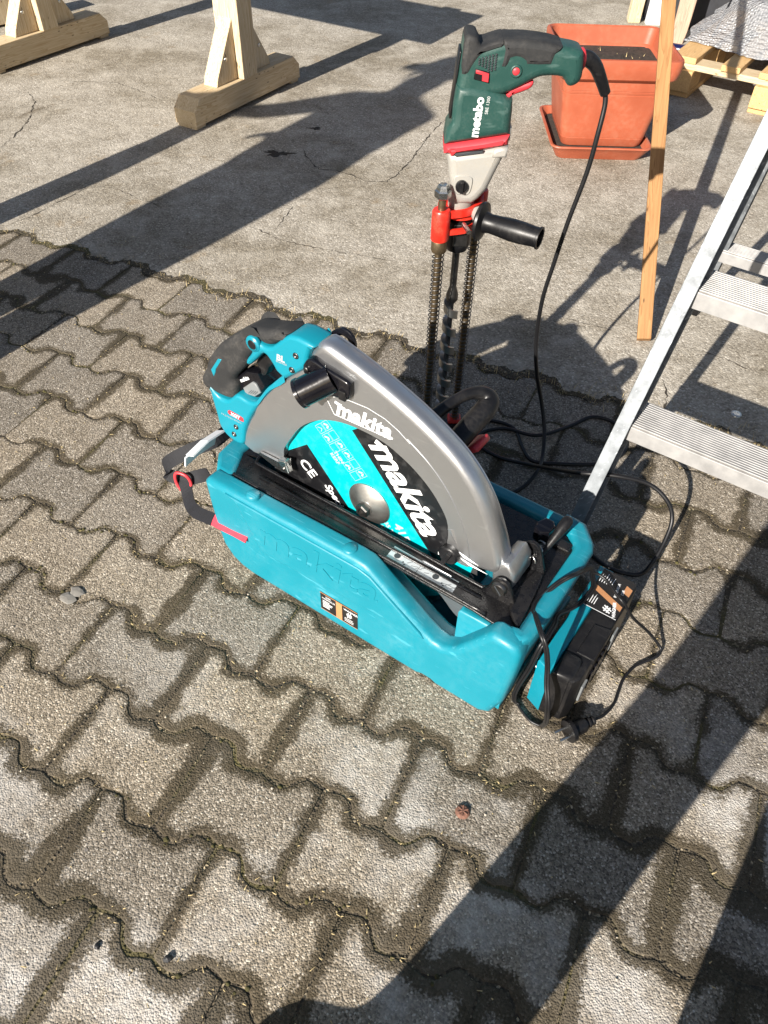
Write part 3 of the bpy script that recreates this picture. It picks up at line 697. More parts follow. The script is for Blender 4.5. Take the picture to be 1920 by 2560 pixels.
# lower red tag and belly of the housing
slab(MB(), [(-.088, .29), (-.0825, .262), (-.076, .258), (-.079, .29)], .085, .13, .003, .003, 2).build('red_tag', M['redplastic'], saw)
oval = [(-.0535, .2978), (-.0505, .3022), (-.0455, .3030), (-.0225, .3015), (-.0185, .2990), (-.0185, .2950), (-.0215, .2920), (-.0465, .2930), (-.0515, .2940)]
bd = slab(MB(), spl(oval, 3), .0783, .0795, .0003, .0003, 1).build('badge', M['redplastic'], saw)
text('lettering', 'XGT', .0098, M['white'], bd, (-.0468, .0780, .2946), (1, 0, -.02), (0, 0, 1), ext=.0001, bold=.0003, shear=.2)
text('lettering', 'BL', .015, M['silverlabel'], saw, (.0700, .0786, .4570), (1, 0, .05), (0, 0, 1), ext=.0001, bold=.0006, shear=.2)
text('lettering', 'BRUSHLESS', .0042, M['silverlabel'], saw, (.0690, .0786, .4528), (1, 0, .05), (0, 0, 1), ext=.0001)
text('lettering', 'P R O F E S S I O N A L', .0046, M['silverlabel'], saw, (-.070, .0786, .2842), (1, 0, .02), (0, 0, 1), ext=.0001)
# dust nozzle on its black mount
slab(MB(), spl([(.1253, .4654), (.1309, .4835), (.1427, .4922), (.1625, .488), (.2038, .4806), (.209, .4727), (.2075, .4519), (.1964, .4458), (.1651, .4411), (.1422, .4418)], 2), .071, .086, .004, .002, 3).build('nozzle_mount', M['blackgloss'], saw, auto=rad(45))
nz_a, nz_b = Vector((.166, .078, .464)), Vector((.1335, .052, .4400)); ax = nz_b - nz_a; L = ax.length
nz = lathe(MB(), [(.023, -.010), (.0222, .004), (.0215, L - .006), (.0228, L - .005), (.0228, L), (.0202, L), (.0192, .008), (0, .008)], nz_a, ax, 36).build('dust_nozzle', M['blackgloss'], saw, auto=rad(40))
lathe(MB(), [(0, 0), (.0035, 0), (.0045, .001), (.0045, .006)], (.1354, .067, .4735), (0, 1, 0), 6).build('screw', M['darksteel'], saw)
box(MB(), (.198, .0695, .456), (.012, .004, .016), .001).build('mount_latch', M['black'], saw)
# base plate with the blade slot, raised lips, sticker and end bracket
pl = [(-.045, .045), (-.02, .036), (.46, .034), (.495, .031), (.531, .031), (.533, .045), (.531, .24), (.50, .252), (.0, .252), (-.03, .235), (-.048, .20)]
slot = spl([(-.004, .088), (.445, .083), (.462, .09), (.464, .105), (.45, .147), (.0, .15), (-.012, .14), (-.014, .1)], 3)
base = slab(MB(), pl, .196, .2005, .0008, .0008, 1, plane='XY', holes=[slot]).build('base_plate', M['blacksteel'], saw, auto=rad(30))
tube(MB(), spl([(-.02, .0395, .202), (.2, .0385, .203), (.46, .0375, .203), (.47, .0375, .203)], 4, False), .0035, 8).build('front_lip', M['blacksteel'], base)
tube(MB(), spl([(-.012, .110, .202), (-.008, .086, .203), (.02, .0815, .2035), (.22, .0805, .2035), (.43, .0775, .2035), (.455, .0795, .2035), (.468, .092, .203), (.470, .11, .202)], 4, False), .0032, 8).build('slot_lip', M['blacksteel'], base)
slab(MB(), [(.02, .2), (.46, .2), (.46, .2035), (.02, .2035)], .058, .064, .001, .001, 1).build('guide_rail', M['blacksteel'], base)
lb = quad('label', [(.298, .042, .2010), (.420, .0405, .2010), (.4175, .0665, .2010), (.297, .068, .2010)], M['silverlabel'], base, .0004)
for cx in (.314, .385):                                # drawings on the instruction label
    lathe(MB(), [(.0085, 0), (.0085, .0002)], (cx, .0545, .20155), (0, 0, 1), 20).build('drawing', M['greyprint'], lb)
    lathe(MB(), [(.0055, 0), (.0055, .0002)], (cx - .002, .0535, .20185), (0, 0, 1), 9).build('drawing', M['ink'], lb)
    for dx, dy in ((.012, -.006), (.016, -.009)): lathe(MB(), [(.0014, 0), (.0014, .0002)], (cx + dx, .0545 + dy, .20155), (0, 0, 1), 10).build('drawing', M['ink'], lb)
for k in range(9):
    x0 = .332 + (k % 5) * .008 if k < 5 else .398 + (k - 5) * .005
    ribbon(MB(), [(x0, .046 + random.random() * .008, .2016), (x0 + random.uniform(.005, .012), .050 + random.random() * .014, .2016)], (0, 1, 0), .0006, .0002).build('drawing', M['ink'], lb)
ribbon(MB(), [(.3535, .0412, .2016), (.352, .0672, .2016)], (1, 0, 0), .0006, .0002).build('drawing', M['ink'], lb)
# riving guard, depth clip, knob, hinge
slab(MB(), spl([(.02, .24), (.06, .235), (.056, .175), (.048, .15), (.036, .16), (.03, .20)], 3), .098, .101, .0006, .0006, 1).build('riving_knife', M['steel'], saw)
slab(MB(), spl([(.33, .196), (.43, .196), (.452, .150), (.448, .118), (.432, .108), (.412, .118), (.39, .14)], 3), .068, .071, .0008, .0008, 1).build('lower_guard', M['casting'], saw, auto=rad(40))
cl = slab(MB(), [(.006, .2366), (.012, .2420), (.030, .2431), (.062, .2436), (.0786, .2627), (.0775, .2379), (.0582, .2221), (.03, .229)], .0765, .0815, .0008, .0008, 1).build('depth_clip', M['zinc'], saw, auto=rad(30))
box(MB(), (.069, .0765, .2445), (.018, .012, .026), .002, Matrix.Rotation(-.25, 3, 'Y')).build('clip_head', M['zinc'], cl)
lathe(MB(), [(0, 0), (.003, 0), (.003, .003), (.0048, .003), (.0048, .006)], (.070, .0685, .241), (0, 1, 0), 12).build('screw', M['darksteel'], cl)
kn = lathe(MB(), [(0, -.002), (.0145, -.002), (.0165, .0), (.0165, .010), (.015, .012)], (.3892, .0735, .2366), (0, 1, 0), 28).build('turn_knob', M['black'], saw, auto=rad(40))
box(MB(), (.3892, .070, .2366), (.008, .010, .030), .0015, Matrix.Rotation(.35, 3, 'Y')).build('wing', M['black'], kn)
hg = slab(MB(), [(.462, .204), (.488, .204), (.496, .226), (.493, .254), (.482, .268), (.468, .262), (.458, .235)], .086, .146, .006, .006, 3).build('hinge_lug', M['casting'], saw, auto=rad(45))
slab(MB(), spl([(.455, .2005), (.505, .2005), (.503, .222), (.492, .243), (.478, .246), (.468, .236), (.462, .218)], 3), .072, .079, .0015, .0015, 2).build('bracket', M['blacksteel'], base, auto=rad(40))
slab(MB(), spl([(.462, .2005), (.515, .2005), (.512, .23), (.500, .258), (.487, .262), (.474, .25), (.466, .222)], 3), .150, .156, .0015, .0015, 2).build('bracket', M['blacksteel'], base, auto=rad(40))
sc = lathe(MB(), [(0, 0), (.0105, .0), (.0125, .0025), (.0125, .007)], (.481, .0655, .229), (0, 1, 0), 24).build('hinge_screw', M['darksteel'], saw, auto=rad(40))
box(MB(), (.481, .0652, .229), (.019, .0014, .0022), .0003, Matrix.Rotation(.9, 3, 'Y')).build('screw_slot', M['ink'], sc)
tube(MB(), [(.480, .066, .229), (.485, .160, .235)], .006, 12).build('hinge_pin', M['darksteel'], saw)
slab(MB(), [(.470, .079), (.512, .079), (.508, .15), (.476, .15)], .2008, .2045, .001, .001, 1, plane='XY').build('bracket_floor', M['blacksteel'], base)
slab(MB(), spl([(.498, .079), (.530, .040), (.531, .06), (.522, .13), (.512, .165), (.502, .15)], 3), .2008, .209, .002, .003, 2, plane='XY').build('end_web', M['blacksteel'], base, auto=rad(40))
hel = [(.494 + .0075 * math.cos(t), .146 + .0019 * t / 1.0, .228 + .0075 * math.sin(t)) for t in np.arange(0, 2 * math.pi * 3.5, .35)]
tube(MB(), hel, .0016, 6).build('spring', M['zinc'], saw)
lathe(MB(), [(.0085, 0), (.0085, .008), (.007, .009), (0, .009)], (.496, .172, .226), (0, 1, 0), 6, False).build('clamp_nut', M['zinc'], saw)
lev = [(.500, .160, .222), (.503, .178, .232), (.507, .195, .245), (.510, .210, .255), (.512, .222, .262), (.513, .229, .265)]
tube(MB(), spl(lev, 3, False), [.003, .0035, .004, .0046, .0053, .006, .0068, .0076, .0084, .009, .0094, .0094, .009, .0078, .0055, .0025], 14).build('clamp_lever', M['black'], saw)
wk = [(.470, .205), (.478, .222), (.492, .222), (.50, .212), (.497, .196), (.484, .188), (.473, .193)]
slab(MB(), wk, .222, .250, .003, .003, 2, plane='XY').build('wing_knob', M['blackgloss'], saw, auto=rad(30))
tube(MB(), [(.486, .205, .2), (.486, .205, .225)], .005, 10).build('knob_stud', M['zinc'], saw)
box(MB(), (.515, .225, .204), (.028, .018, .006), .002).build('plate_lug', M['blacksteel'], base)
# motor, gear case, front handle, hook behind the guard
lathe(MB(), [(0, 0), (.052, 0), (.056, .006), (.056, .07), (.05, .082), (.03, .088), (0, .088)], (.245, .118, .30), (0, 1, 0), 36).build('motor_housing', M['teal_smooth'], saw, auto=rad(40))
slab(MB(), spl([(.16, .24), (.33, .24), (.34, .33), (.28, .375), (.18, .36)], 3), .1185, .150, .004, .01, 3).build('gear_case', M['casting'], saw, auto=rad(40))
hp = [(.298, .110, .414), (.310, .155, .428), (.322, .186, .436), (.333, .206, .437), (.344, .218, .432), (.353, .218, .424), (.355, .205, .417), (.352, .185, .410), (.349, .160, .402), (.343, .112, .386)]
hr = [.010, .009, .0085, .009, .012, .0155, .0165, .0165, .0165, .0165]
q = spl(hp, 4, False); rr_ = [hr[min(len(hr) - 1, i // 4)] + (hr[min(len(hr) - 1, i // 4 + 1)] - hr[min(len(hr) - 1, i // 4)]) * (i % 4) / 4 for i in range(len(q))]
tube(MB(), q, rr_, 18).build('front_handle', M['black'], saw)
lathe(MB(), [(.024, 0), (.024, .012), (.02, .016)], (.343, .110, .386), (.1, 1, .22), 24).build('handle_collar', M['black'], saw)
slab(MB(), [(.352, .378), (.372, .392), (.378, .385), (.358, .370)], .150, .19, .003, .003, 2).build('depth_lever', M['redplastic'], saw)
hook = spl([(.134, .494), (.143, .512), (.158, .520), (.173, .516), (.180, .502), (.176, .484), (.159, .470)], 4)
slab(MB(), hook, .124, .130, .001, .001, 1, holes=[spl([(.148, .500), (.157, .509), (.167, .507), (.170, .498), (.164, .486), (.154, .486)], 3)]).build('hang_hook', M['blackgloss'], saw, auto=rad(30))
tube(MB(), [(.162, .115, .478), (.162, .127, .478)], .007, 10).build('hook_pivot', M['darksteel'], saw)
# ------------------------------------------------------------------ power drill in its drilling guide (local: x right, z up, front face towards -y)
DR = (.1165, 1.29, 0)
drill = empty('power_drill', DR); tag(drill, 'upright dark green power drill with red trigger above a long auger bit', 'drill')
def prof(pts, sub=3): return spl(pts, sub)
UP = [(-0.0217, 0.7654), (-0.0175, 0.7883), (-0.0105, 0.7909), (-0.0012, 0.7887), (0.0056, 0.7788), (0.0196, 0.782), (0.0372, 0.7865), (0.0643, 0.7872), (0.0918, 0.7855), (0.1237, 0.7798), (0.1501, 0.7756), (0.1581, 0.7684), (0.1612, 0.74), (0.1542, 0.7286), (0.1423, 0.7265), (0.1315, 0.7382), (0.1088, 0.7393), (0.0926, 0.7355), (0.0717, 0.7235), (0.0468, 0.7124), (0.02, 0.708), (-0.0046, 0.706), (-0.0258, 0.706), (-0.0238, 0.7368)]
slab(MB(), prof(UP), -.030, .030, .0125, .0125, 5).build('upper_housing', M['green'], drill, auto=rad(50))
LOW = [(-0.0260, 0.7248), (-0.0046, 0.7259), (0.0222, 0.7224), (0.0468, 0.7134), (0.062, 0.7057), (0.0636, 0.6898), (0.0644, 0.6554), (-0.0377, 0.6373), (-0.0357, 0.6611), (-0.0286, 0.6726), (-0.0285, 0.6981)]
slab(MB(), LOW, -.034, .034, .013, .013, 4).build('motor_housing', M['green'], drill, auto=rad(40))
RED = [(-0.0377, 0.6376), (0.0645, 0.6558), (0.0640, 0.6401), (0.0259, 0.6313), (-0.0195, 0.6242), (-0.0201, 0.6192), (-0.0261, 0.619), (-0.0275, 0.6239), (-0.0373, 0.6237)]
slab(MB(), RED, -.0348, .0348, .011, .011, 4).build('red_band', M['redplastic'], drill, auto=rad(40))
GEAR = [(-0.034, 0.6238), (0.0632, 0.6396), (0.0600, 0.6225), (0.0517, 0.6013), (0.0394, 0.5679), (0.0267, 0.5506), (0.0151, 0.5416), (-0.008, 0.541), (-0.0213, 0.5598), (-0.0300, 0.611)]
gb = slab(MB(), GEAR, -.032, .032, .013, .013, 4).build('gearbox', M['greycast'], drill, auto=rad(40))
lathe(MB(), [(.0225, 0), (.0225, -.045), (.021, -.046)], (0, 0, .560), (0, 0, 1), 32).build('collar', M['greycast'], drill)
# soft black overmould on the handle and rear
R1 = [(0.0370, 0.7866), (0.0500, .7872), (0.0644, 0.7876), (0.0919, 0.7858), (0.1248, 0.7800), (0.1184, 0.769), (0.1151, 0.7574), (0.1103, 0.753), (0.0745, 0.7525), (0.0700, 0.7580), (0.0626, 0.7618), (0.0535, 0.7608), (0.0494, 0.7506), (0.034, 0.7482), (0.0355, 0.762), (.0365, .775)]
slab(MB(), prof(R1, 2), -.0314, .0314, .0095, .0095, 4).build('handle_grip', M['rubber'], drill, auto=rad(50))
R0_ = [(-0.0180, 0.7885), (-0.0105, 0.7914), (-0.0010, 0.7891), (0.0056, 0.7790), (0.0196, 0.7824), (0.0372, 0.7870), (0.0386, 0.778), (0.0169, 0.772), (0.0052, 0.7628), (-0.0036, 0.7493), (-0.0086, 0.7403), (-0.0196, 0.7399), (-0.0205, 0.7655)]
slab(MB(), prof(R0_, 2), -.0312, .0312, .007, .007, 4).build('rear_grip', M['rubber'], drill, auto=rad(50))
slab(MB(), [(-.0245, .7680), (-.0215, .7680), (-.0285, .690), (-.0300, .674), (-.0325, .674)], -.02, .02, .002, .002, 2).build('back_strip', M['black'], drill)
tr_ = [(0.0547, 0.7208), (0.0789, 0.7293), (0.0900, 0.7315), (0.0905, 0.7254), (0.0844, 0.7190), (0.0661, 0.7121), (0.0561, 0.7073), (0.0499, 0.7032), (0.0496, 0.7089), (0.0544, 0.7136)]
slab(MB(), prof(tr_, 2), -.0225, .0225, .005, .005, 3).build('trigger', M['redplastic'], drill, auto=rad(40))
lathe(MB(), [(0, 0), (.0045, 0), (.0056, .0012), (.0056, .006)], (.0607, -.0325, .747), (0, 1, 0), 20).build('lock_button', M['redplastic'], drill)
lathe(MB(), [(.0058, .001), (.0078, .0), (.0092, .002), (.0092, .008)], (.0607, -.0325, .747), (0, 1, 0), 24).build('button_ring', M['green'], drill)
sw = slab(MB(), [(-.0004, .7493), (.0215, .7449), (.0221, .7298), (-.0011, .7347)], -.0318, -.028, .001, .001, 1).build('direction_switch', M['black'], drill)
slab(MB(), [(.0012, .7480), (.0208, .7440), (.0212, .7312), (.0110, .7335), (.0108, .7415), (.0010, .7435)], -.0338, -.0315, .0008, .0005, 1).build('slider', M['redplastic'], sw)
for i in range(6):
    for j in range(7):
        x, z = .0045 + i * .0048, .7690 - j * .0033 - (5 - i) * .0014
        if j > 2 + i and i < 3: continue
        box(MB(), (x, -.0311, z), (.0026, .002, .0019), 0).build('vent_slot', M['ink'], drill)
text('logo', 'metabo', .0192, M['white'], drill, (.0135, -.0343, .6525), (.06, 0, 1), (-1, 0, .06), ext=.0003, bold=.0007)
text('model_print', 'SBE 1300', .0068, M['greyprint'], drill, (.0250, -.0343, .6870), (.06, 0, 1), (-1, 0, .06), ext=.0002)
kb = lathe(MB(), [(0, -.007), (.0085, -.007), (.0102, -.005), (.0102, 0)], (-.0045, -.0335, .575), (0, 1, 0), 24).build('gear_knob', M['black'], drill, auto=rad(40))
box(MB(), (-.0045, -.0415, .575), (.0055, .005, .0185), .001).build('wing', M['black'], kb)
slab(MB(), spl([(-.017, .590), (.009, .590), (.013, .580), (.009, .562), (-.004, .560), (-.014, .564)], 3), -.0338, -.030, .001, .001, 1).build('knob_rim', M['greycast'], drill)
slab(MB(), [(.040, .640), (.066, .6445), (.067, .664), (.058, .669), (.052, .658), (.043, .652)], -.024, .024, .003, .003, 2).build('clamp_ear', M['greycast'], drill)
slab(MB(), [(.040, .6215), (.063, .622), (.064, .6395), (.042, .6345)], -.0355, .0355, .004, .004, 2).build('gear_flange', M['greycast'], drill)
slab(MB(), [(-.0195, .6265), (.0245, .6335), (.0235, .6295), (-.0195, .6225)], -.0353, -.031, .0004, .0004, 1).build('oil_slot', M['ink'], drill)
# cord: collar, strain relief, cable all the way over the ground
lathe(MB(), [(.0145, -.004), (.0155, .0), (.0155, .004), (.012, .007)], (.158, 0, .757), (1, 0, .1), 24).build('cord_collar', M['redplastic'], drill)
q = spl([(.160, 0, .7575), (.1706, .001, .7571), (.1841, .003, .747), (.197, .006, .728), (.209, .010, .7075)], 4, False)
tube(MB(), q, [.0125 - .0042 * i / (len(q) - 1) for i in range(len(q))], 16).build('strain_relief', M['black'], drill)
DC = [(0.3255, 1.2998, 0.7075), (0.328, 1.296, 0.69), (0.3245, 1.288, 0.65), (0.3201, 1.288, 0.59), (0.3056, 1.290, 0.50), (0.2966, 1.2942, 0.42), (0.2896, 1.2993, 0.34), (0.2955, 1.308, 0.24), (0.3106, 1.3084, 0.16), (0.3317, 1.3047, 0.09), (0.3423, 1.2722, 0.04), (0.3361, 1.218, 0.015), (0.3193, 1.1705, 0.014), (0.282, 1.128, 0.0045), (0.2322, 1.1059, 0.0045), (0.1806, 1.1372, 0.0045), (0.1359, 1.2081, 0.0045), (0.1345, 1.2634, 0.0045), (0.1831, 1.3302, 0.0045), (0.2354, 1.3427, 0.0045), (0.2854, 1.3178, 0.0045), (0.2979, 1.2568, 0.0045), (0.3147, 1.2133, 0.0048), (0.3635, 1.2067, 0.0045), (0.4539, 1.209, 0.0045), (0.5087, 1.236, 0.0045), (0.5296, 1.2819, 0.0045), (0.5185, 1.344, 0.0045), (0.4697, 1.3661, 0.0045), (0.4118, 1.3313, 0.0045), (0.3322, 1.2881, 0.0115), (0.2646, 1.3169, 0.0045), (0.2115, 1.2989, 0.0045), (0.2039, 1.2603, 0.0045), (0.2458, 1.2206, 0.0045), (0.3099, 1.18, 0.023), (0.3378, 1.109, 0.08), (0.363, 1.0436, 0.135), (0.4245, 1.0227, 0.15), (0.4852, 1.0147, 0.14), (0.5204, 0.9938, 0.12), (0.5351, 0.9756, 0.09), (0.5259, 0.95, 0.06), (0.5031, 0.9181, 0.03), (0.4816, 0.9089, 0.0045), (0.431, 0.9216, 0.0045), (0.3957, 0.960, 0.0045)]
tube(MB(), spl([(x - DR[0], y - DR[1], z) for x, y, z in DC], 6, False), .0041, 10).build('power_cord', M['cord'], drill)
# side handle towards the viewer's right
A, B = Vector((.036, -.040, .5185)), Vector((.128, -.090, .517)); ax = B - A; L = ax.length
lathe(MB(), [(0, -.006), (.030, -.006), (.032, -.003), (.0315, .001), (.018, .006), (.0155, .014), (.0165, .03), (.0185, .055), (.0180, .075), (.0165, L - .012), (.0165, L - .004), (.0185, L - .003), (.0185, L), (.0145, L), (.0135, L - .02), (0, L - .02)], A, ax, 32).build('side_handle', M['black'], drill, auto=rad(40))
# chuck and auger bit
lathe(MB(), [(.018, 0), (.0235, -.003), (.0238, -.047), (.0195, -.057), (.0185, -.060), (.011, -.064), (0, -.064)], (0, 0, .508), (0, 0, 1), 36).build('chuck', M['black'], drill, auto=rad(35))
box(MB(), (.003, -.0228, .483), (.025, .004, .040), .0015).build('chuck_sleeve', M['darksteel'], drill)
bit = lathe(MB(), [(.0066, .445), (.0066, .395), (.0064, .372), (.0115, .355), (.0115, .345), (.005, .335), (.005, .03), (.002, .012), (0, .004)], (0, 0, 0), (0, 0, 1), 16).build('auger_bit', M['darksteel'], drill, auto=rad(40))
vs, fs = [], []; N = 320; z0, z1, turns = .345, .03, 7.6
for i in range(N + 1):
    t = i / N; a = 2 * math.pi * turns * t + 1.0; z = z0 + (z1 - z0) * t; c, s = math.cos(a), math.sin(a)
    for r, dz in ((.004, .007), (.0142, .0085), (.0142, -.0085), (.004, -.007)): vs.append((r * c, r * s, z + dz))
    if i:
        for k in range(4): fs.append((4 * i - 4 + k, 4 * i - 4 + (k + 1) % 4, 4 * i + (k + 1) % 4, 4 * i + k))
MB().add(vs, fs, True).build('auger_flight', M['steel'], bit, auto=rad(35))

stand = empty('drill_guide', DR); tag(stand, 'red clamp drill guide with two spring-covered rods around the auger bit', 'drill guide')
d = Vector((.0345, .0415, 0)); rodA, rodB = -d, d
for nm, p, top in (('a', rodA, .562), ('b', rodB, .555)):
    r_ = tube(MB(), [(p.x, p.y, .012), (p.x, p.y, top)], .0065, 14).build('guide_rod', M['rodsteel'], stand)
    hx = [(p.x + .0098 * math.cos(t), p.y + .0098 * math.sin(t), .014 + .452 * t / (2 * math.pi * 50)) for t in np.arange(0, 2 * math.pi * 50, .45)]
    tube(MB(), hx, .0011, 5).build('coil_spring', M['darksteel'], stand)
    lathe(MB(), [(.0125, 0), (.0138, .003), (.0138, .020), (.013, .022)], (p.x, p.y, .463), (0, 0, 1), 24).build('rod_bush', M['rodsteel'], stand)
    lathe(MB(), [(.0150, 0), (.0158, .002), (.0158, .050), (.0140, .053), (.0070, .053)], (p.x, p.y, .485), (0, 0, 1), 28).build('clamp_barrel', M['redpaint'], stand, auto=rad(40))
p = rodA
nut = lathe(MB(), [(.012, 0), (.014, .002), (.014, .012), (.012, .014), (.0105, .018), (.0085, .022), (.007, .023), (0, .022)], (p.x, p.y, .558), (0, 0, 1), 6, False).build('lock_nut', M['zinc'], stand)
# clamp frame between the barrels, with the ring that grips the drill collar
ang = math.atan2(d.y, d.x); e = d.normalized(); nrm = Vector((-e.y, e.x, 0))
def arm(name, z0, z1, side, w=.006):
    a = rodA + nrm * side * .012; b = rodB + nrm * side * .012; m = nrm * side * .0275
    pts = [a + e * .008, a.lerp(b, .3) + m * .55, (a + b) / 2 + m * .62, a.lerp(b, .7) + m * .55, b - e * .008]
    P = spl([tuple(v) for v in pts], 4, False); mbx = MB(); vs = []; fs = []
    for i, v in enumerate(P):
        v = Vector(v)
        for s, z in ((-w / 2, z0), (w / 2, z0), (w / 2, z1), (-w / 2, z1)): vs.append(v + nrm * s + Vector((0, 0, z)))
        if i:
            for k in range(4): fs.append((4 * i - 4 + k, 4 * i - 4 + (k + 1) % 4, 4 * i + (k + 1) % 4, 4 * i + k))
    fs += [(0, 1, 2, 3), tuple(range(len(vs) - 4, len(vs)))]
    return mbx.add(vs, fs).build(name, M['redpaint'], stand)
arm('clamp_arm', .524, .536, -1); arm('clamp_arm', .494, .503, -1); arm('clamp_arm', .500, .536, 1)
lathe(MB(), [(.026, 0), (.031, 0), (.031, .014), (.026, .014)], (0, 0, .514), (0, 0, 1), 36).build('clamp_ring', M['redpaint'], stand, auto=rad(40))
slab(MB(), [(.012, .530), (.042, .558), (.046, .575), (.040, .577), (.030, .562), (.006, .536)], .012, .040, .002, .002, 2).build('clamp_horn', M['redpaint'], stand)
tube(MB(), [(.004, -.045, .515), (.012, -.068, .5125)], .0042, 12).build('stop_pin', M['zinc'], stand)
tube(MB(), [(.028, -.022, .525), (.033, -.046, .522)], .012, 16).build('handle_boss', M['greycast'], stand)
lathe(MB(), [(.030, 0), (.062, 0), (.064, .003), (.064, .010), (.060, .014), (.030, .014)], (0, 0, .001), (0, 0, 1), 48).build('foot_ring', M['blacksteel'], stand, auto=rad(40))
for p in (rodA, rodB): box(MB(), (p.x, p.y, .012), (.03, .03, .018), .004).build('rod_socket', M['redpaint'], stand)
# ------------------------------------------------------------------ battery charger next to the case (case frame)
ch = empty('battery_charger', tuple(Matrix.Translation(CASE_AT) @ Matrix.Rotation(CASE_RZ, 4, 'Z') @ Vector((.006, 0, 0))), CASE_RZ); tag(ch, 'black and teal battery charger stood on its side against the case end', 'charger')
lo = [(.562, .066), (.5875, .056), (.5875, .296), (.562, .296)]
tl = slab(MB(), lo, .004, .122, .004, .004, 3, plane='XY').build('base_shell', M['teal_smooth'], ch, auto=rad(40))
bkp = [(.588, .056), (.622, .060), (.630, .072), (.632, .285), (.622, .297), (.588, .297)]
bk = slab(MB(), bkp, .004, .1215, .006, .004, 3, plane='XY').build('cover', M['black'], ch, auto=rad(40))
slab(MB(), [(.5885, .055), (.616, .058), (.622, .066), (.621, .100), (.615, .106), (.5885, .106)], .012, .1265, .01, .008, 3, plane='XY').build('battery_bay', M['black'], ch, auto=rad(45))
slab(MB(), [(.604, .112), (.6335, .112), (.6335, .182), (.604, .176)], .112, .1245, .002, .003, 2, plane='XY').build('slide_rail', M['black'], ch, auto=rad(40))
box(MB(), (.6345, .215, .06), (.004, .022, .045), .002).build('cooling_flap', M['latchgrey'], ch); box(MB(), (.6335, .100, .055), (.004, .020, .042), .002).build('cooling_flap', M['latchgrey'], ch)
for k in range(5): box(MB(), (.6335, .128 + k * .014, .05), (.004, .006, .05), .001).build('contact_slot', M['blackgloss'], ch)
for k in range(9): box(MB(), (.5635, .150 + k * .0055, .112), (.003, .0028, .016), .001).build('vent_rib', M['teal_smooth'], ch)
for y in (.075, .285): lathe(MB(), [(.004, 0), (.0045, .002), (.004, .004)], (.5625, y, .09), (-1, 0, 0), 12).build('housing_screw', M['zinc'], ch)
zt = .1221
sk = quad('sticker', [(.571, .203, zt), (.629, .203, zt), (.629, .292, zt), (.571, .292, zt)], M['sticker'], ch, .0004)
def top_strip(name, pts, m, par, dz=.00055): return MB().add([(x, y, zt + dz) for x, y in pts], [(0, 1, 2, 3)]).build(name, m, par)
top_strip('border', [(.571, .203), (.629, .203), (.629, .2042), (.571, .2042)], M['white'], sk)
top_strip('copper_bar', [(.572, .243), (.628, .222), (.628, .233), (.572, .254)], M['copper'], sk)
top_strip('copper_bar', [(.617, .262), (.6285, .258), (.6285, .275), (.617, .279)], M['copper'], sk)
for k in range(4): top_strip('print_line', [(.5745 + k * .004, .212), (.5758 + k * .004, .212), (.5758 + k * .004, .226 + random.random() * .01), (.5745 + k * .004, .226 + random.random() * .01)], M['white'], sk)
for k in range(6): top_strip('print_line', [(.574 + k * .0042, .262), (.5752 + k * .0042, .262), (.5752 + k * .0042, .274 + random.random() * .012), (.574 + k * .0042, .274 + random.random() * .012)], M['white'], sk)
text('lettering', 'INGENIEUR', .0062, M['white'], sk, (.612, .245, zt + .0006), (-.15, 1, 0), (-1, -.15, 0), ext=.0001, bold=.0001)
text('lettering', 'DER', .0062, M['white'], sk, (.620, .256, zt + .0006), (-.15, 1, 0), (-1, -.15, 0), ext=.0001, bold=.0001)
text('lettering', 'WAGNER', .0072, M['white'], sk, (.6265, .2065, zt + .0006), (-.35, 1, 0), (-1, -.35, 0), ext=.0001, bold=.0003)
text('lettering', '#', .020, M['white'], sk, (.6135, .2085, zt + .0006), (.15, 1, 0), (-1, .15, 0), ext=.0001, bold=.0005)
W2C = (Matrix.Translation(CASE_AT) @ Matrix.Rotation(CASE_RZ, 4, 'Z')).inverted()
def in_case(pts): return [tuple(W2C @ Vector(p)) for p in pts]
CC1 = [(0.3453, 0.8147, 0.128), (0.354, 0.8038, 0.136), (0.3662, 0.792, 0.134), (0.3782, 0.7665, 0.131), (0.3891, 0.754, 0.125), (0.4147, 0.754, 0.085), (0.4503, 0.755, 0.045), (0.4722, 0.7487, 0.02), (0.4782, 0.7412, 0.012), (0.4697, 0.7307, 0.008), (0.4463, 0.7206, 0.005), (0.4282, 0.7116, 0.004), (0.4057, 0.6882, 0.004), (0.3922, 0.6637, 0.004), (0.3788, 0.6378, 0.005), (0.3571, 0.6151, 0.010), (0.3386, 0.6038, 0.016)]
CC2 = [(0.3453, 0.8147, 0.128), (0.333, 0.7985, 0.16), (0.290, 0.7369, 0.222), (0.2616, 0.7218, 0.219), (0.2357, 0.7046, 0.207), (0.223, 0.6903, 0.207), (0.2181, 0.6747, 0.209), (0.2191, 0.6581, 0.214), (0.2216, 0.6233, 0.222), (0.2294, 0.6102, 0.205), (0.2378, 0.6081, 0.165), (0.2404, 0.5952, 0.135), (0.2448, 0.5772, 0.105), (0.2521, 0.5803, 0.05), (0.2545, 0.5973, 0.004)]
CC3 = [(0.3453, 0.8147, 0.128), (0.3419, 0.7861, 0.127), (0.3296, 0.7677, 0.127), (0.3151, 0.7522, 0.126), (0.2958, 0.7389, 0.126), (0.2771, 0.7244, 0.135), (0.2689, 0.7123, 0.14), (0.262, 0.6929, 0.15), (0.2472, 0.666, 0.158), (0.2343, 0.6492, 0.15), (0.226, 0.6444, 0.1), (0.2165, 0.6437, 0.05), (0.2136, 0.6418, 0.02), (0.2171, 0.6392, 0.004), (0.2218, 0.6365, 0.004)]
CC4 = [(0.2545, 0.5973, 0.004), (.24, .605, .004), (.228, .622, .004), (0.2218, 0.6365, 0.004)]
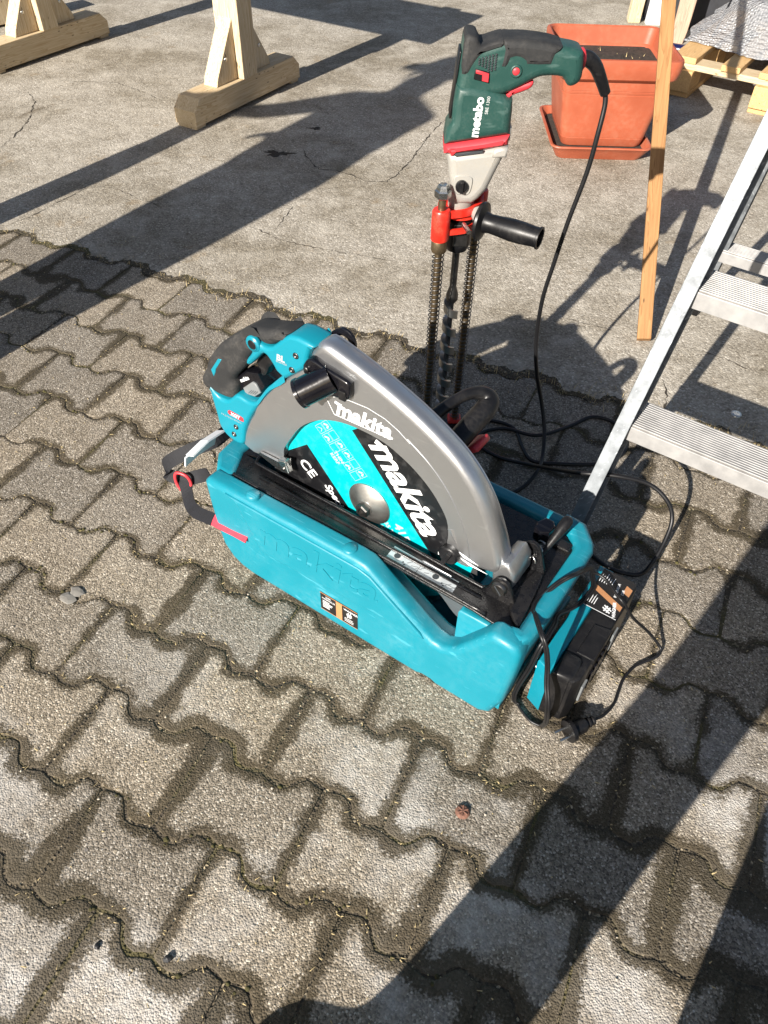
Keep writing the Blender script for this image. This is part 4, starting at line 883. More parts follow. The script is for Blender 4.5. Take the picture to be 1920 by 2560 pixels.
for pts, tw in ((CC1, 0), (CC2, 1), (CC3, 1), (CC4, 0)):
    tube(MB(), spl(in_case(pts), 6, False), .0026, 8).build('power_cord', M['cord'], ch)
    if tw: tube(MB(), spl(in_case([(x + .003, y - .003, z + .002) for x, y, z in pts]), 6, False), .0023, 8).build('power_cord', M['cord'], ch)
pa, pb = in_case([(0.338, 0.6027, 0.0165), (0.2938, 0.5802, 0.019)]); pa, pb = Vector(pa), Vector(pb); ax = pb - pa; L = ax.length
pg = lathe(MB(), [(.004, -.002), (.0075, .0), (.0075, .003), (.006, .004), (.006, .007), (.0085, .008), (.0085, .011), (.0065, .012), (.0065, .015), (.0105, .017), (.0125, .022), (.0128, L - .008), (.0185, L - .007), (.0185, L), (.011, L + .001), (0, L + .001)], pa, ax, 24).build('plug', M['black'], ch, auto=rad(35))
side = Vector((0, 0, 1)).cross(ax).normalized()
for s in (-1, 1):
    st_ = pb + side * (s * .0075); tube(MB(), [st_, st_ + ax.normalized() * .021], .0024, 12).build('plug_pin', M['zinc'], pg)

# ------------------------------------------------------------------ webbing strap on the case
sp = empty('webbing_strap', (-.36, 1.03, 0)); tag(sp, 'black webbing strap with red end and red buckle hanging off the case', 'strap')
loc = lambda P: [(x + .36, y - 1.03, z) for x, y, z in P]
S1 = [(-0.270, 1.112, 0.165), (-0.2951, 1.0903, 0.175), (-0.3154, 1.0569, 0.178), (-0.3555, 1.0386, 0.17), (-0.388, 1.038, 0.15), (-0.4089, 1.0428, 0.13), (-0.4152, 1.0454, 0.112), (-0.407, 1.0396, 0.10), (-0.3788, 1.0319, 0.10), (-0.3522, 1.030, 0.11), (-0.331, 1.0206, 0.125), (-.318, 1.002, .13)]
ribbon(MB(), spl(loc(S1), 5, False), (-.4, .5, .78), .026, .0016).build('loop', M['webbing'], sp)
S2 = [(-0.383, 1.036, 0.10), (-0.3735, 1.0114, 0.088), (-0.3644, 0.9863, 0.082), (-0.3481, 0.9633, 0.084), (-0.3207, 0.9422, 0.093), (-0.309, 0.934, 0.097)]
ribbon(MB(), spl(loc(S2), 5, False), (.55, .63, .55), .024, .0016).build('tail', M['webbing'], sp)
S3 = [(-0.309, 0.934, 0.097), (-0.29, .920, .1005), (-0.265, .9040, 0.1035), (-0.238, .8840, 0.108)]
ribbon(MB(), spl(loc(S3), 5, False), (.5, .6, .65), .022, .0022).build('red_end', M['redstrap'], sp)
tube(MB(), spl(loc([(-.392, 1.030, .118), (-.372, 1.024, .116), (-.366, 1.022, .098), (-.372, 1.016, .080), (-.388, 1.022, .082), (-.396, 1.028, .1)]), 4), .0032, 8, closed=True).build('buckle', M['redplastic'], sp)
pd = empty('corner_pad', (-.31, 1.01, 0)); tag(pd, 'milky plastic strap guard clipped on the case rim', 'strap guard')
ribbon(MB(), [(-.031, -.033, .213), (-.01, .0, .218), (.012, .034, .213)], (.6, -.4, .35), .022, .003).build('sleeve', M['milky'], pd)
ribbon(MB(), [(-.042, -.032, .196), (-.022, -.001, .199), (.000, .031, .196)], (.25, -.2, 1), .028, .003).build('skirt', M['milky'], pd)

# ------------------------------------------------------------------ planter
pt = empty('flower_pot', (.735, 2.975, 0)); tag(pt, 'square terracotta plastic flower pot standing in a saucer', 'flower pot')
def rsq(hx, hy, r, n=5, cx=0, cy=0):
    o = []
    for sx, sy, a0 in ((1, -1, -90), (1, 1, 0), (-1, 1, 90), (-1, -1, 180)):
        for k in range(n + 1):
            a = rad(a0 + 90 * k / n); o.append((cx + sx * (hx - r) + r * math.cos(a), cy + sy * (hy - r) + r * math.sin(a)))
    return o
def loft(name, rings, m, par, auto=40, close0=True, close1=True):
    mbx = MB(); n = len(rings[0][0]); vs = [(p[0], p[1], z) for o, z in rings for p in o]
    fs = [(k * n + i, k * n + (i + 1) % n, (k + 1) * n + (i + 1) % n, (k + 1) * n + i) for k in range(len(rings) - 1) for i in range(n)]
    if close0: fs.append(tuple(range(n)))
    if close1: fs.append(tuple(range((len(rings) - 1) * n, len(rings) * n)))
    return mbx.add(vs, fs, True).build(name, m, par, auto=rad(auto))
q = lambda h, r: rsq(h, h * .97, r)
loft('body', [(q(.140, .03), .030), (q(.143, .03), .036), (q(.149, .03), .058), (q(.148, .03), .0585), (q(.148, .03), .061), (q(.1495, .03), .0615), (q(.172, .03), .205), (q(.1705, .03), .206), (q(.1705, .03), .209), (q(.1725, .03), .2095), (q(.174, .03), .216), (q(.1725, .03), .2165), (q(.1725, .03), .2195), (q(.1745, .03), .22), (q(.178, .03), .250), (q(.184, .032), .251), (q(.197, .035), .262), (q(.203, .036), .285), (q(.205, .036), .312), (q(.203, .036), .320), (q(.196, .034), .322), (q(.190, .032), .318), (q(.180, .03), .270), (q(.172, .03), .262), (q(.168, .028), .252), (q(.160, .028), .246), (q(.145, .02), .10)], M['terracotta'], pt, 30, close1=False)
sr = rsq(.165, .160, .02, 3); sn = len(sr); vs = []; fs = []
for k, f in enumerate((1, .8, .55, .3)):
    for x, y in sr: vs.append((x * f, y * f, .240 + random.uniform(-.006, .010) * (k > 0)))
for k in range(3):
    for i in range(sn): fs.append((k * sn + i, k * sn + (i + 1) % sn, (k + 1) * sn + (i + 1) % sn, (k + 1) * sn + i))
fs.append(tuple(range(3 * sn, 4 * sn)))
vs = [(x * 1.06, y * 1.06, z + .022) for x, y, z in vs]
so = MB().add(vs, fs, True).build('soil', M['soil'], pt)
mbx = MB()
for k in range(26):
    x, y = random.uniform(-.14, .14), random.uniform(-.14, .14); a = random.uniform(0, 6.28); h = random.uniform(.004, .014); w = .0015
    mbx.add([(x - w, y, .262), (x + w, y, .262), (x + math.cos(a) * h * .8, y + math.sin(a) * h * .8, .262 + h)], [(0, 1, 2)])
tag(mbx.build('dry_grass', M['straw'], pt), kind='stuff')
sa = empty('pot_saucer', (.725, 2.965, 0)); tag(sa, 'terracotta plastic saucer with dirt under the flower pot', 'saucer')
loft('dish', [(rsq(.150, .170, .03), .001), (rsq(.166, .188, .03), .030), (rsq(.174, .197, .032), .044), (rsq(.178, .200, .034), .046), (rsq(.177, .199, .034), .050), (rsq(.170, .192, .03), .050), (rsq(.160, .182, .03), .028), (rsq(.157, .178, .03), .026)], M['terracotta'], sa, 30)
MB().add([(x, y, .0275) for x, y in rsq(.155, .176, .03)], [tuple(range(24))]).build('dirt', M['soil'], sa)

# ------------------------------------------------------------------ wooden batten leaning towards the back
def beam(mb, a, b, w, h, up=(0, 0, 1), bev=.002):
    a, b = Vector(a), Vector(b); t = (b - a).normalized(); u = Vector(up); x = t.cross(u).normalized(); y = x.cross(t)
    R3 = Matrix((x, y, t)).transposed()
    return box(mb, (a + b) / 2, (w, h, (b - a).length), bev, R3)
bt = empty('wooden_batten', (.648, 1.668, 0))
tag(bt, 'orange-brown wooden batten leaning upwards behind the ladder', 'batten')
dv = Vector((.06, 1.05, 1)); ln = dv.length * 1.25; t = dv.normalized(); x = Vector((.93, -.36, 0)); x = (x - t * x.dot(t)).normalized(); y = t.cross(x)
body = box(MB(), (0, 0, ln / 2), (.034, .026, ln), .0015); body = body.build('timber', M['batten'], bt)
body.rotation_euler = Matrix((x, y, t)).transposed().to_euler(); body.location = (0, 0, .012)
# ------------------------------------------------------------------ aluminium step ladder
ld = empty('step_ladder', (.341, .973, 0)); tag(ld, 'scuffed aluminium step ladder standing behind the case', 'ladder')
sl = Vector((.293, .334, 1)); E1 = Vector((math.cos(CASE_RZ), math.sin(CASE_RZ), 0)); E2 = Vector((-E1.y, E1.x, 0)); TOP = 1.32
SW = .46
inn = E1 * -.085     # stiles run together towards the top
slB = sl + inn * 1.6
def stile(base, s, top, name, w=.024, h=.058, lip=True):
    a = base + s * .012; b = base + s * top; t = (b - a).normalized(); xx = (E1 - t * E1.dot(t)).normalized(); yy = t.cross(xx); L = (b - a).length
    R3 = Matrix((xx, yy, t)).transposed(); mbx = MB()
    box(mbx, (a + b) / 2, (.003, h, L), .0008, R3)
    for sgn in (-1, 1): box(mbx, (a + b) / 2 + yy * (sgn * (h / 2 - .0016)) + xx * (w / 2), (w, .003, L), .0008, R3)
    o = mbx.build(name, M['alu'], ld)
    f = MB(); box(f, a + xx * (w / 2) + t * .01, (w + .006, h + .006, .045), .003, R3); f.build('rubber_foot', M['black'], ld)
    return xx
Z0 = Vector((0, 0, 0))
ff = E2 * -.0
stile(Z0, sl, TOP, 'front_stile'); 
bR = E1 * SW; stile(bR + E1 * .0, slB, TOP, 'front_stile')
for k in range(1, 6):
    z = .222 * k; a = sl * z + E1 * .004; b = bR + slB * z - E1 * .0 + E1 * .022
    c = (a + b) / 2 + E2 * .042 + Vector((0, 0, .036)); L = (b - a).length
    tr = empty('tread', c, CASE_RZ); tr.parent = ld
    box(MB(), (0, 0, 0), (L, .078, .003), .0008).build('tread_bed', M['tread'], tr)
    tr_o = MB(); box(tr_o, (0, -.0405, -.014), (L, .003, .030), .0008); box(tr_o, (0, .0405, -.010), (L, .003, .022), .0008)
    tr_o.build('step_shell', M['alutread'], tr)
    for sx_ in (-1, 1):
        for yy_ in (-.02, .02): lathe(MB(), [(0, .003), (.003, .0028), (.0045, .001), (.0045, 0)], (sx_ * (L / 2 + .002), yy_, -.012), (sx_, 0, 0), 12).build('rivet', M['zinc'], tr)
    for j in range(13): box(MB(), (0, -.036 + j * .006, .0026), (L, .0034, .0030), .0006).build('rib', M['alutread'], tr)
rb = Vector((.814 - .341, 1.835 - .973, 0)); rs = Vector((-.06, -.32, 1))
for k, base in enumerate((rb, rb + E1 * (SW - .02))):
    s = rs + (inn * 1.0 if k else Vector((0, 0, 0)))
    stile(base, s, TOP - .04, 'rear_stile', .02, .042)
for z in (.222, .80):
    a = rb + rs * z; b = rb + E1 * (SW - .02) + (rs + inn) * z; c = (a + b) / 2; L = (b - a).length
    tr = empty('rear_tread', c, CASE_RZ); tr.parent = ld
    box(MB(), (0, 0, 0), (L, .056, .003), .0008).build('tread_bed', M['tread'], tr)
    tr_o = MB(); box(tr_o, (0, -.0295, -.012), (L, .003, .026), .0008); tr_o.build('step_shell', M['alutread'], tr)
    for j in range(9): box(MB(), (0, -.025 + j * .006, .0026), (L, .0034, .0030), .0006).build('rib', M['alutread'], tr)
tp = empty('platform', sl * TOP + E1 * .12 + E2 * .03, CASE_RZ); tp.parent = ld
box(MB(), (0, 0, 0), (.34, .16, .03), .006).build('platform_plate', M['alu'], tp)

# ------------------------------------------------------------------ saw horses
FD = Vector((.5, .866, 0))
def sawhorse(loc, label, h=.60):
    rz = math.atan2(FD.y, FD.x); r = empty('sawhorse', (loc[0], loc[1], 0), rz); tag(r, label, 'sawhorse', 'pale pine sawhorses')
    ft = [(-.325, .012), (.325, .012), (.325, .064), (.288, .100), (-.288, .100), (-.325, .064)]
    slab(MB(), ft, -.050, .050, .0025, .0025, 2).build('foot', M['pine_x'], r, auto=rad(25))
    for s in (-1, 1): box(MB(), (s * .295, 0, .006), (.05, .09, .012), .002).build('foot_block', M['pine_x'], r)
    box(MB(), (0, -.002, .1005 + (h - .1005) / 2), (.085, .112, h - .1005), .003).build('post', M['pine'], r)
    for s in (-1, 1):
        br = [(s * .043, .1005), (s * .165, .1005), (s * .155, .128), (s * .043, .30)]
        slab(MB(), br, -.028, .036, .002, .002, 1).build('brace', M['pine'], r, auto=rad(25))
        lathe(MB(), [(0, 0), (.006, 0), (.007, .001), (.007, .004)], (s * .10, -.031, .18), (0, 1, 0), 12).build('screw', M['zinc'], r)
    box(MB(), (0, 0, h + .04), (.70, .10, .08), .003).build('top_rail', M['pine_x'], r)
    return r
sawhorse((-.608, 3.248), 'pine sawhorse with its foot in full view on the open concrete')
sawhorse((-1.535, 3.76), 'pine sawhorse cut by the upper corner of the picture, next to the lying beam')
sawhorse((-1.52, 1.80), 'pine sawhorse out of view that throws the narrow straight shadow band')
tt = empty('timber_deck', (-1.03, 3.492, 0), math.atan2(-.5, .866)); tag(tt, 'plank deck laid across the two pine sawhorses', 'deck')
for k in range(5): box(MB(), (-.01, -.208 + k * .104, .697), (1.37, .101, .03), .002).build('plank', M['pine_x'], tt)
lb_ = beam(MB(), (-2.25, 3.75, .07), (-1.72, 4.35, .07), .12, .12).build('squared_beam', M['pine'], None); tag(lb_, 'squared pale beam lying on the concrete at the picture corner', 'beam')

# ------------------------------------------------------------------ pallet corner with wrapped goods
pal = empty('wooden_pallet', (1.66, 3.60, 0), rad(-33)); tag(pal, 'rough wooden pallet on the concrete under the bubble wrap', 'pallet')
for x, w in ((-.35, .1), (-.16, .075), (0, .1), (.17, .075), (.35, .1)): box(MB(), (x, random.uniform(-.01, .01), .133), (w, .80, .022), .003).build('deck_board', M['pallet'], pal)
for y in (-.345, 0, .345): box(MB(), (0, y, .111), (.80, .095, .022), .003).build('stringer_board', M['pine_x'], pal)
for x in (-.345, 0, .345):
    box(MB(), (x, 0, .011), (.1, .80, .022), .003).build('bottom_board', M['pallet'], pal)
    for y in (-.345, 0, .345): box(MB(), (x, y, .061), (.098, .14, .078), .003).build('block', M['pallet'], pal)
wr = MB(); NX, NY = 60, 48; vs = []; fs = []
def h2(x, y): return .5 + .5 * math.sin(x * 3.1 + 1.7 * math.sin(y * 2.3)) * math.cos(y * 2.7 + 1.3 * math.sin(x * 1.9))
for i in range(NX):
    for j in range(NY):
        u, v = i / (NX - 1), j / (NY - 1); x = -.42 + .88 * u; y = -.30 + .80 * v
        e = min(1, min(u, 1 - u, v, 1 - v) * 5)
        z = .150 + e * (.05 + .13 * h2(x * 3.2, y * 3.4)) + e * (.018 * abs(math.sin(x * 17 + 2.2 * math.sin(y * 9))) + .012 * abs(math.sin(y * 23 + 2 * math.sin(x * 14)))) + random.uniform(-.003, .003)
        vs.append((x + .02 * math.sin(y * 19), y + .03 * math.sin(x * 13), max(.148, z)))
        if i and j: fs.append(((i - 1) * NY + j - 1, i * NY + j - 1, i * NY + j, (i - 1) * NY + j))
bw = wr.add(vs, fs, True).build('bubble_wrap', M['wrap'], None); bw.location = (1.68, 3.66, 0); bw.rotation_euler = (0, 0, rad(-33))
tag(bw, 'crumpled sheet of shiny bubble wrap over the pallet', 'bubble wrap')
tu = MB(); tube(tu, [(1.235, 3.99, .024), (1.43, 3.90, .024)], .024, 20); tu.build('tube_roll', M['bluetube']); tag(bpy.data.objects['tube_roll'], 'dark blue tube lying between pot and bubble wrap', 'tube')
wp = MB(); box(wp, (1.28, 4.42, .34), (.075, .045, .70), .004, Matrix.Rotation(rad(7), 3, 'X')); tag(wp.build('white_profile', M['whiteprofile']), 'white plastic window profile stood up behind the flower pot', 'profile')
wp = MB(); box(wp, (1.185, 4.45, .34), (.06, .05, .68), .004, Matrix.Rotation(rad(6), 3, 'X')); tag(wp.build('pale_lath', M['pine']), 'pale wooden lath stood next to the white profile', 'lath')
bb = MB(); slab(bb, spl([(-.05, .03), (.012, .0), (.03, .30), (.075, .75), (-.02, .75)], 4), -.012, .012, .003, .003, 2); o = bb.build('bark_board', M['bark']); o.location = (1.345, 4.16, 0); o.rotation_euler = (rad(-8), 0, rad(-20)); tag(o, 'rough weathered board with a pointed lower end', 'board')
tp_ = MB(); slab(tp_, spl([(-.42, 0), (.42, 0), (.44, .4), (.30, .62), (-.1, .66), (-.40, .5)], 4), -.22, .22, .06, .06, 4); o = tp_.build('tarp_bundle', M['tarp']); o.location = (1.70, 4.50, 0); o.rotation_euler = (0, 0, rad(-25)); tag(o, 'dark blue-grey tarpaulin bundle behind the bubble wrap', 'tarpaulin')
rp = tube(MB(), spl([(1.33, 3.72, .14), (1.42, 3.86, .26), (1.50, 3.98, .37), (1.58, 4.1, .47), (1.66, 4.2, .5)], 4, False), .004, 8); lathe(rp, [(.004, -.02), (.013, -.01), (.014, .01), (.004, .02)], (1.50, 3.98, .37), (.08, .12, .1), 12); tag(rp.build('elastic_cord', M['cord']), 'thin black elastic cord with a bead over the tarpaulin', 'cord')
mt_ = empty('metal_fitting', (1.93, 4.02, .30), rad(-20)); tag(mt_, 'grey metal fitting with round holes on top of the goods', 'fitting')
slab(MB(), [(-.06, -.04), (.06, -.05), (.075, .03), (.0, .07), (-.07, .05)], -.006, .006, .001, .001, 1, holes=[rsq(.012, .012, .0119, 4, .02, -.01), rsq(.012, .012, .0119, 4, -.02, .03)]).build('plate', M['steel'], mt_)
lathe(MB(), [(.05, 0), (.06, .01), (.06, .06), (.05, .07)], (-.05, .03, .0), (.2, 1, .1), 24).build('drum', M['black'], mt_)
box(MB(), (0, .05, -.12), (.22, .16, .12), .01).build('goods_box', M['tarp'], mt_)
# ------------------------------------------------------------------ people just outside the picture whose shadows fall into it
def figure(name, loc, J, E, Rd, zones, label):
    root = empty(name, loc); tag(root, label, 'person')
    keys = list(J); me = bpy.data.meshes.new('body'); me.from_pydata([J[k] for k in keys], [(keys.index(a), keys.index(b)) for a, b in E], []); me.update()
    tmp = bpy.data.objects.new('tmp_body', me); C.objects.link(tmp)
    md = tmp.modifiers.new('skin', 'SKIN'); md.use_smooth_shade = True
    for i, k in enumerate(keys):
        sv = me.skin_vertices[0].data[i]; sv.radius = (Rd[k], Rd[k]) if not isinstance(Rd[k], tuple) else Rd[k]; sv.use_root = (k == 'pelvis')
    sb = tmp.modifiers.new('sub', 'SUBSURF'); sb.levels = 2; sb.render_levels = 2
    dg = bpy.context.evaluated_depsgraph_get(); out = bpy.data.meshes.new_from_object(tmp.evaluated_get(dg)); bpy.data.objects.remove(tmp)
    out.materials.clear()
    for m in ('skin', 'cloth', 'jeans', 'shoe'): out.materials.append(M[m])
    for p in out.polygons: p.material_index = zones(p.center); p.use_smooth = True
    o = bpy.data.objects.new('body', out); C.objects.link(o); o.parent = root
    return root
def hand(J, E, Rd, wrist, k, d, side, up):
    """palm and five separate, slightly curled fingers"""
    W = Vector(J[wrist]); d, side, up = Vector(d).normalized(), Vector(side).normalized(), Vector(up).normalized()
    J[k + 'palm'] = tuple(W + d * .055); Rd[k + 'palm'] = (.034, .018); E.append((wrist, k + 'palm'))
    for f, (s, L) in enumerate(((-.030, .062), (-.010, .075), (.010, .080), (.028, .072))):
        a = W + d * .09 + side * s; b = a + d * L * .5 - up * .006; c = b + d * L * .35 - up * L * .35
        for nme, p, r in (('a', a, .0095), ('b', b, .0088), ('c', c, .0078)): J[f'{k}f{f}{nme}'] = tuple(p); Rd[f'{k}f{f}{nme}'] = r
        E += [(k + 'palm', f'{k}f{f}a'), (f'{k}f{f}a', f'{k}f{f}b'), (f'{k}f{f}b', f'{k}f{f}c')]
    a = W + d * .03 - side * .035; b = a + d * .035 - side * .015
    J[k + 'ta'], J[k + 'tb'] = tuple(a), tuple(b); Rd[k + 'ta'], Rd[k + 'tb'] = .011, .0095; E += [(wrist, k + 'ta'), (k + 'ta', k + 'tb')]
def person(name, loc, J, label, fat=1.):
    f = Vector(J.pop('face'))
    E = [('pelvis', 'waist'), ('waist', 'chest'), ('chest', 'neck'), ('neck', 'head0'), ('head0', 'head1'), ('chest', 'shL'), ('chest', 'shR'), ('shL', 'elL'), ('elL', 'wrL'), ('shR', 'elR'), ('elR', 'wrR'),
         ('pelvis', 'hipL'), ('pelvis', 'hipR'), ('hipL', 'knL'), ('knL', 'anL'), ('anL', 'toL'), ('hipR', 'knR'), ('knR', 'anR'), ('anR', 'toR')]
    Rd = dict(pelvis=(.15, .11), waist=(.15, .11), chest=(.17, .12), neck=.058, head0=(.078, .09), head1=(.08, .092), shL=.068, shR=.068, elL=.048, elR=.048, wrL=.032, wrR=.032, hipL=.098, hipR=.098, knL=.072, knR=.072, anL=.062, anR=.062, toL=.045, toR=.045)
    for k in ('hipL', 'hipR', 'anL', 'anR'): Rd[k] *= fat
    if fat > 1.25 and loc[0] < -1: Rd['chest'], Rd['waist'] = (.20, .15), (.18, .14)
    for k in ('knL', 'knR'): Rd[k] *= 1 + (fat - 1) * .4
    for k in ('L', 'R'):
        d = Vector(J['wr' + k]) - Vector(J['el' + k]); up = Vector((0, 0, 1)); sd = d.cross(up)
        hand(J, E, Rd, 'wr' + k, 'h' + k, d, sd if sd.length > .01 else (1, 0, 0), up)
    zc = J['chest'][2]
    def zones(c):
        if c.z < .085: return 3
        if c.z < J['pelvis'][2] + .02 and min((c - Vector(J[q])).length for q in ('wrL', 'wrR')) > .16: return 2
        if c.z > J['neck'][2] - .01: return 0
        if min((c - Vector(J[q])).length for q in ('wrL', 'wrR')) < .17 and min((c - Vector(J['el' + q[-1]])).length for q in ('wrL', 'wrR')) > .08: return 0
        return 1
    r = figure(name, loc, J, E, Rd, zones, label)
    h0, h1 = Vector(J['head0']), Vector(J['head1'])
    return r, h1, f
def jn(**k): return k
def head_bits(root, h, f, cap_on):
    f = f.normalized(); s = f.cross(Vector((0, 0, 1))).normalized()
    lathe(MB(), [(.006, .0), (.012, .02), (.009, .045), (0, .05)], h + f * .088 + Vector((0, 0, .0)), (f.x * .25, f.y * .25, -1), 10).build('nose', M['skin'], root)
    for q in (-1, 1):
        lathe(MB(), [(0, 0), (.011, .002), (.012, .006), (0, .009)], h + f * .079 + s * (q * .032) + Vector((0, 0, .012)), f, 12).build('eye', M['white'], root)
        lathe(MB(), [(.012, 0), (.030, .004), (.026, .012), (0, .013)], h + s * (q * .078) - Vector((0, 0, .01)), s * q, 12).build('ear', M['skin'], root)
    tube(MB(), [h + f * .082 + s * -.022 - Vector((0, 0, .062)), h + f * .090 - Vector((0, 0, .064)), h + f * .082 + s * .022 - Vector((0, 0, .062))], .005, 8).build('mouth', M['redstrap'], root)
    if cap_on:
        lathe(MB(), [(.104, .0), (.106, .03), (.098, .07), (.075, .10), (.035, .118), (0, .122)], h + Vector((0, 0, .02)), (0, 0, 1), 28).build('cap', M['cloth'], root)
        c = h + f * .10 + Vector((0, 0, .028)); P = [(a, b) for a, b in ((-.07, -.02), (.07, -.02), (.068, .04), (.035, .075), (-.035, .075), (-.068, .04))]
        mbx = MB(); pts = spl(P, 4); vs = [c + s * a + f * b + Vector((0, 0, -.1 * max(0, b))) for a, b in pts]; n = len(vs)
        mbx.add(vs + [v + Vector((0, 0, .004)) for v in vs], [tuple(range(n)), tuple(range(n, 2 * n))] + [(i, (i + 1) % n, n + (i + 1) % n, n + i) for i in range(n)]); mbx.build('peak', M['cloth'], root)
    else:
        lathe(MB(), [(.096, -.02), (.101, .02), (.096, .06), (.07, .098), (.03, .112), (0, .114)], h - f * .014 + Vector((0, 0, .012)), (0, 0, 1), 28).build('hair', M['hair'], root)
Jw = jn(pelvis=(0, 0, .93), waist=(-.03, -.02, 1.1), chest=(-.08, -.05, 1.33), neck=(-.11, -.06, 1.47), head0=(-.12, -.06, 1.55), head1=(-.125, -.055, 1.64), shL=(-.22, .05, 1.37), shR=(.06, -.15, 1.37), elL=(-.32, .19, 1.20), wrL=(-.36, .34, 1.10), elR=(.02, -.02, 1.12), wrR=(-.06, .17, 1.05),
        hipL=(-.06, .06, .88), hipR=(.06, -.06, .88), knL=(-.03, .09, .48), knR=(.07, -.03, .48), anL=(-.04, .07, .09), anR=(.07, -.06, .09), toL=(-.12, .19, .035), toR=(-.02, .06, .035), face=(-.6, .75, -.2))
r, h, f = person('person', (-1.44, 1.05, 0), Jw, 'person in dark work clothes and cap beside the sawhorses, outside the picture', 1.3)
head_bits(r, h, f, True)
Jp = jn(pelvis=(.18, -.26, .93), waist=(.17, -.29, 1.1), chest=(.15, -.31, 1.34), neck=(.13, -.29, 1.48), head0=(.12, -.26, 1.56), head1=(.115, -.245, 1.65), shL=(-.03, -.31, 1.38), shR=(.33, -.31, 1.38), elL=(-.14, -.33, 1.14), wrL=(-.07, -.21, 1.16), elR=(.40, -.30, 1.13), wrR=(.16, -.22, 1.14),
        hipL=(.09, -.23, .88), hipR=(.28, -.23, .88), knL=(.025, -.12, .48), knR=(.27, -.15, .48), anL=(-.135, -.09, .09), anR=(.25, -.13, .09), toL=(-.215, .07, .045), toR=(.28, .0, .035), face=(-.2, .7, -.5))
r, h, f = person('person', (0, 0, 0), Jp, 'person in jeans taking the picture, standing behind the viewpoint', 1.3)
head_bits(r, h, f, False)
# ------------------------------------------------------------------ small things on the ground
def pebble(name, at, s, m, label, cat, group=None, flat=.6, seed=1):
    rnd = random.Random(seed); bm = bmesh.new(); bmesh.ops.create_icosphere(bm, subdivisions=2, radius=1)
    vs = [Vector((v.co.x * s * rnd.uniform(.68, 1.22), v.co.y * s * .8 * rnd.uniform(.68, 1.22), v.co.z * s * flat * rnd.uniform(.9, 1.1))) for v in bm.verts]; fs = [[v.index for v in f.verts] for f in bm.faces]; bm.free()
    o = MB().add(vs, fs, False).build(name, m); o.location = (at[0], at[1], s * flat * .75); o.rotation_euler = (0, 0, rnd.uniform(0, 6)); tag(o, label, cat, group); return o
pebble('pebble', (-.264, .25), .0062, M['darkpebble'], 'black angular pebble in the joint near the lower edge of the picture', 'pebble', 'loose pebbles', seed=3)
pebble('pebble', (-.359, .262), .0045, M['darkpebble'], 'small black pebble near the lower corner, beside a joint', 'pebble', 'loose pebbles', seed=4)
pebble('pebble', (-.553, .834), .015, M['chip'], 'pale flat stone chip in the joint, upper of the pair', 'pebble', 'loose pebbles', .16, seed=5)
pebble('pebble', (-.566, .818), .016, M['chip'], 'pale flat stone chip in the joint, lower of the pair', 'pebble', 'loose pebbles', .16, seed=6)
pebble('pebble', (.70, .585), .006, M['pebble'], 'white pebble by the joint near the dark leg shadow', 'pebble', 'loose pebbles', seed=8)
pebble('pebble', (-.05, .80), .008, M['pebble'], 'yellowish stone chip beside the case, under its sticker', 'pebble', 'loose pebbles', .4, seed=9)
cp = MB(); lathe(cp, [(0, .0035), (.006, .0045), (.009, .0042), (.0105, .002), (.0112, .0)], (0, 0, 0), (0, 0, 1), 14)
for k in range(3): box(cp, (0, 0, .0048), (.017, .0022, .0022), .0008, Matrix.Rotation(k * 2.1 + .3, 3, 'Z'))
o = cp.build('rusty_cap', M['rust']); o.location = (.129, .453, .0005); tag(o, 'crushed rusty brown bottle cap on a foreground paver', 'bottle cap')
bt_ = MB(); lathe(bt_, [(.006, .004), (.011, .004), (.0125, .003), (.0125, .0)], (0, 0, 0), (0, 0, 1), 20); lathe(bt_, [(.006, .0025), (0, .0025)], (0, 0, 0), (0, 0, 1), 6)
o = bt_.build('round_bolt_head', M['zinc']); o.location = (.807, 1.394, 0); tag(o, 'small round bolt head in the shaded concrete between ladder treads', 'bolt')
# straw, seeds and chips swept into the joints
mbx = MB(); rnd = random.Random(11)
for k in range(7000):
    r_ = rnd.randrange(-1, 11); u = rnd.uniform(-1.0, 3.2)
    if rnd.random() < .55: v = -r_ * RP - RP / 2 + wave(u + (r_ % 2 == 0) * .1) + rnd.gauss(0, .007)
    elif rnd.random() < .35: u = round(u / .2) * .2 + (r_ % 2) * .1 + rnd.gauss(0, .005); v = -r_ * RP + rnd.uniform(-.07, .07)
    else: v = -r_ * RP + rnd.uniform(-.07, .07)
    x, y = grid(u, v)
    if y < .12 or y > 2.2 or abs(x) > .6 + .42 * y: continue
    if math.sin(x * 9.1 + 2 * math.sin(y * 6.3)) + math.sin(y * 11.7 + 1.5 * math.sin(x * 5.1)) < rnd.uniform(-1.6, 1.5): continue
    lx, ly = W2C @ Vector((x, y, 0)), 0
    if -.1 < lx.x < .66 and -.015 < lx.y < .31: continue
    L = rnd.choice((.001, .0012, .0016, .002, .0026, .0036)); w = rnd.uniform(.0004, .0010); a = rnd.uniform(0, 6.28); t = rnd.uniform(-.25, .35)
    d = Vector((math.cos(a) * L, math.sin(a) * L, t * L)); nn = Vector((-math.sin(a), math.cos(a), 0)) * w; c = Vector((x, y, .0018 + abs(t) * L))
    mbx.add([c - d - nn, c - d + nn, c + d + nn * .6, c + d - nn * .6, c + Vector((0, 0, w * 1.2))], [(0, 1, 4), (1, 2, 4), (2, 3, 4), (3, 0, 4)])
o = mbx.build('debris', M['straw']); tag(o, 'straw seeds and chips scattered in the paving joints', kind='stuff')
mbx = MB()
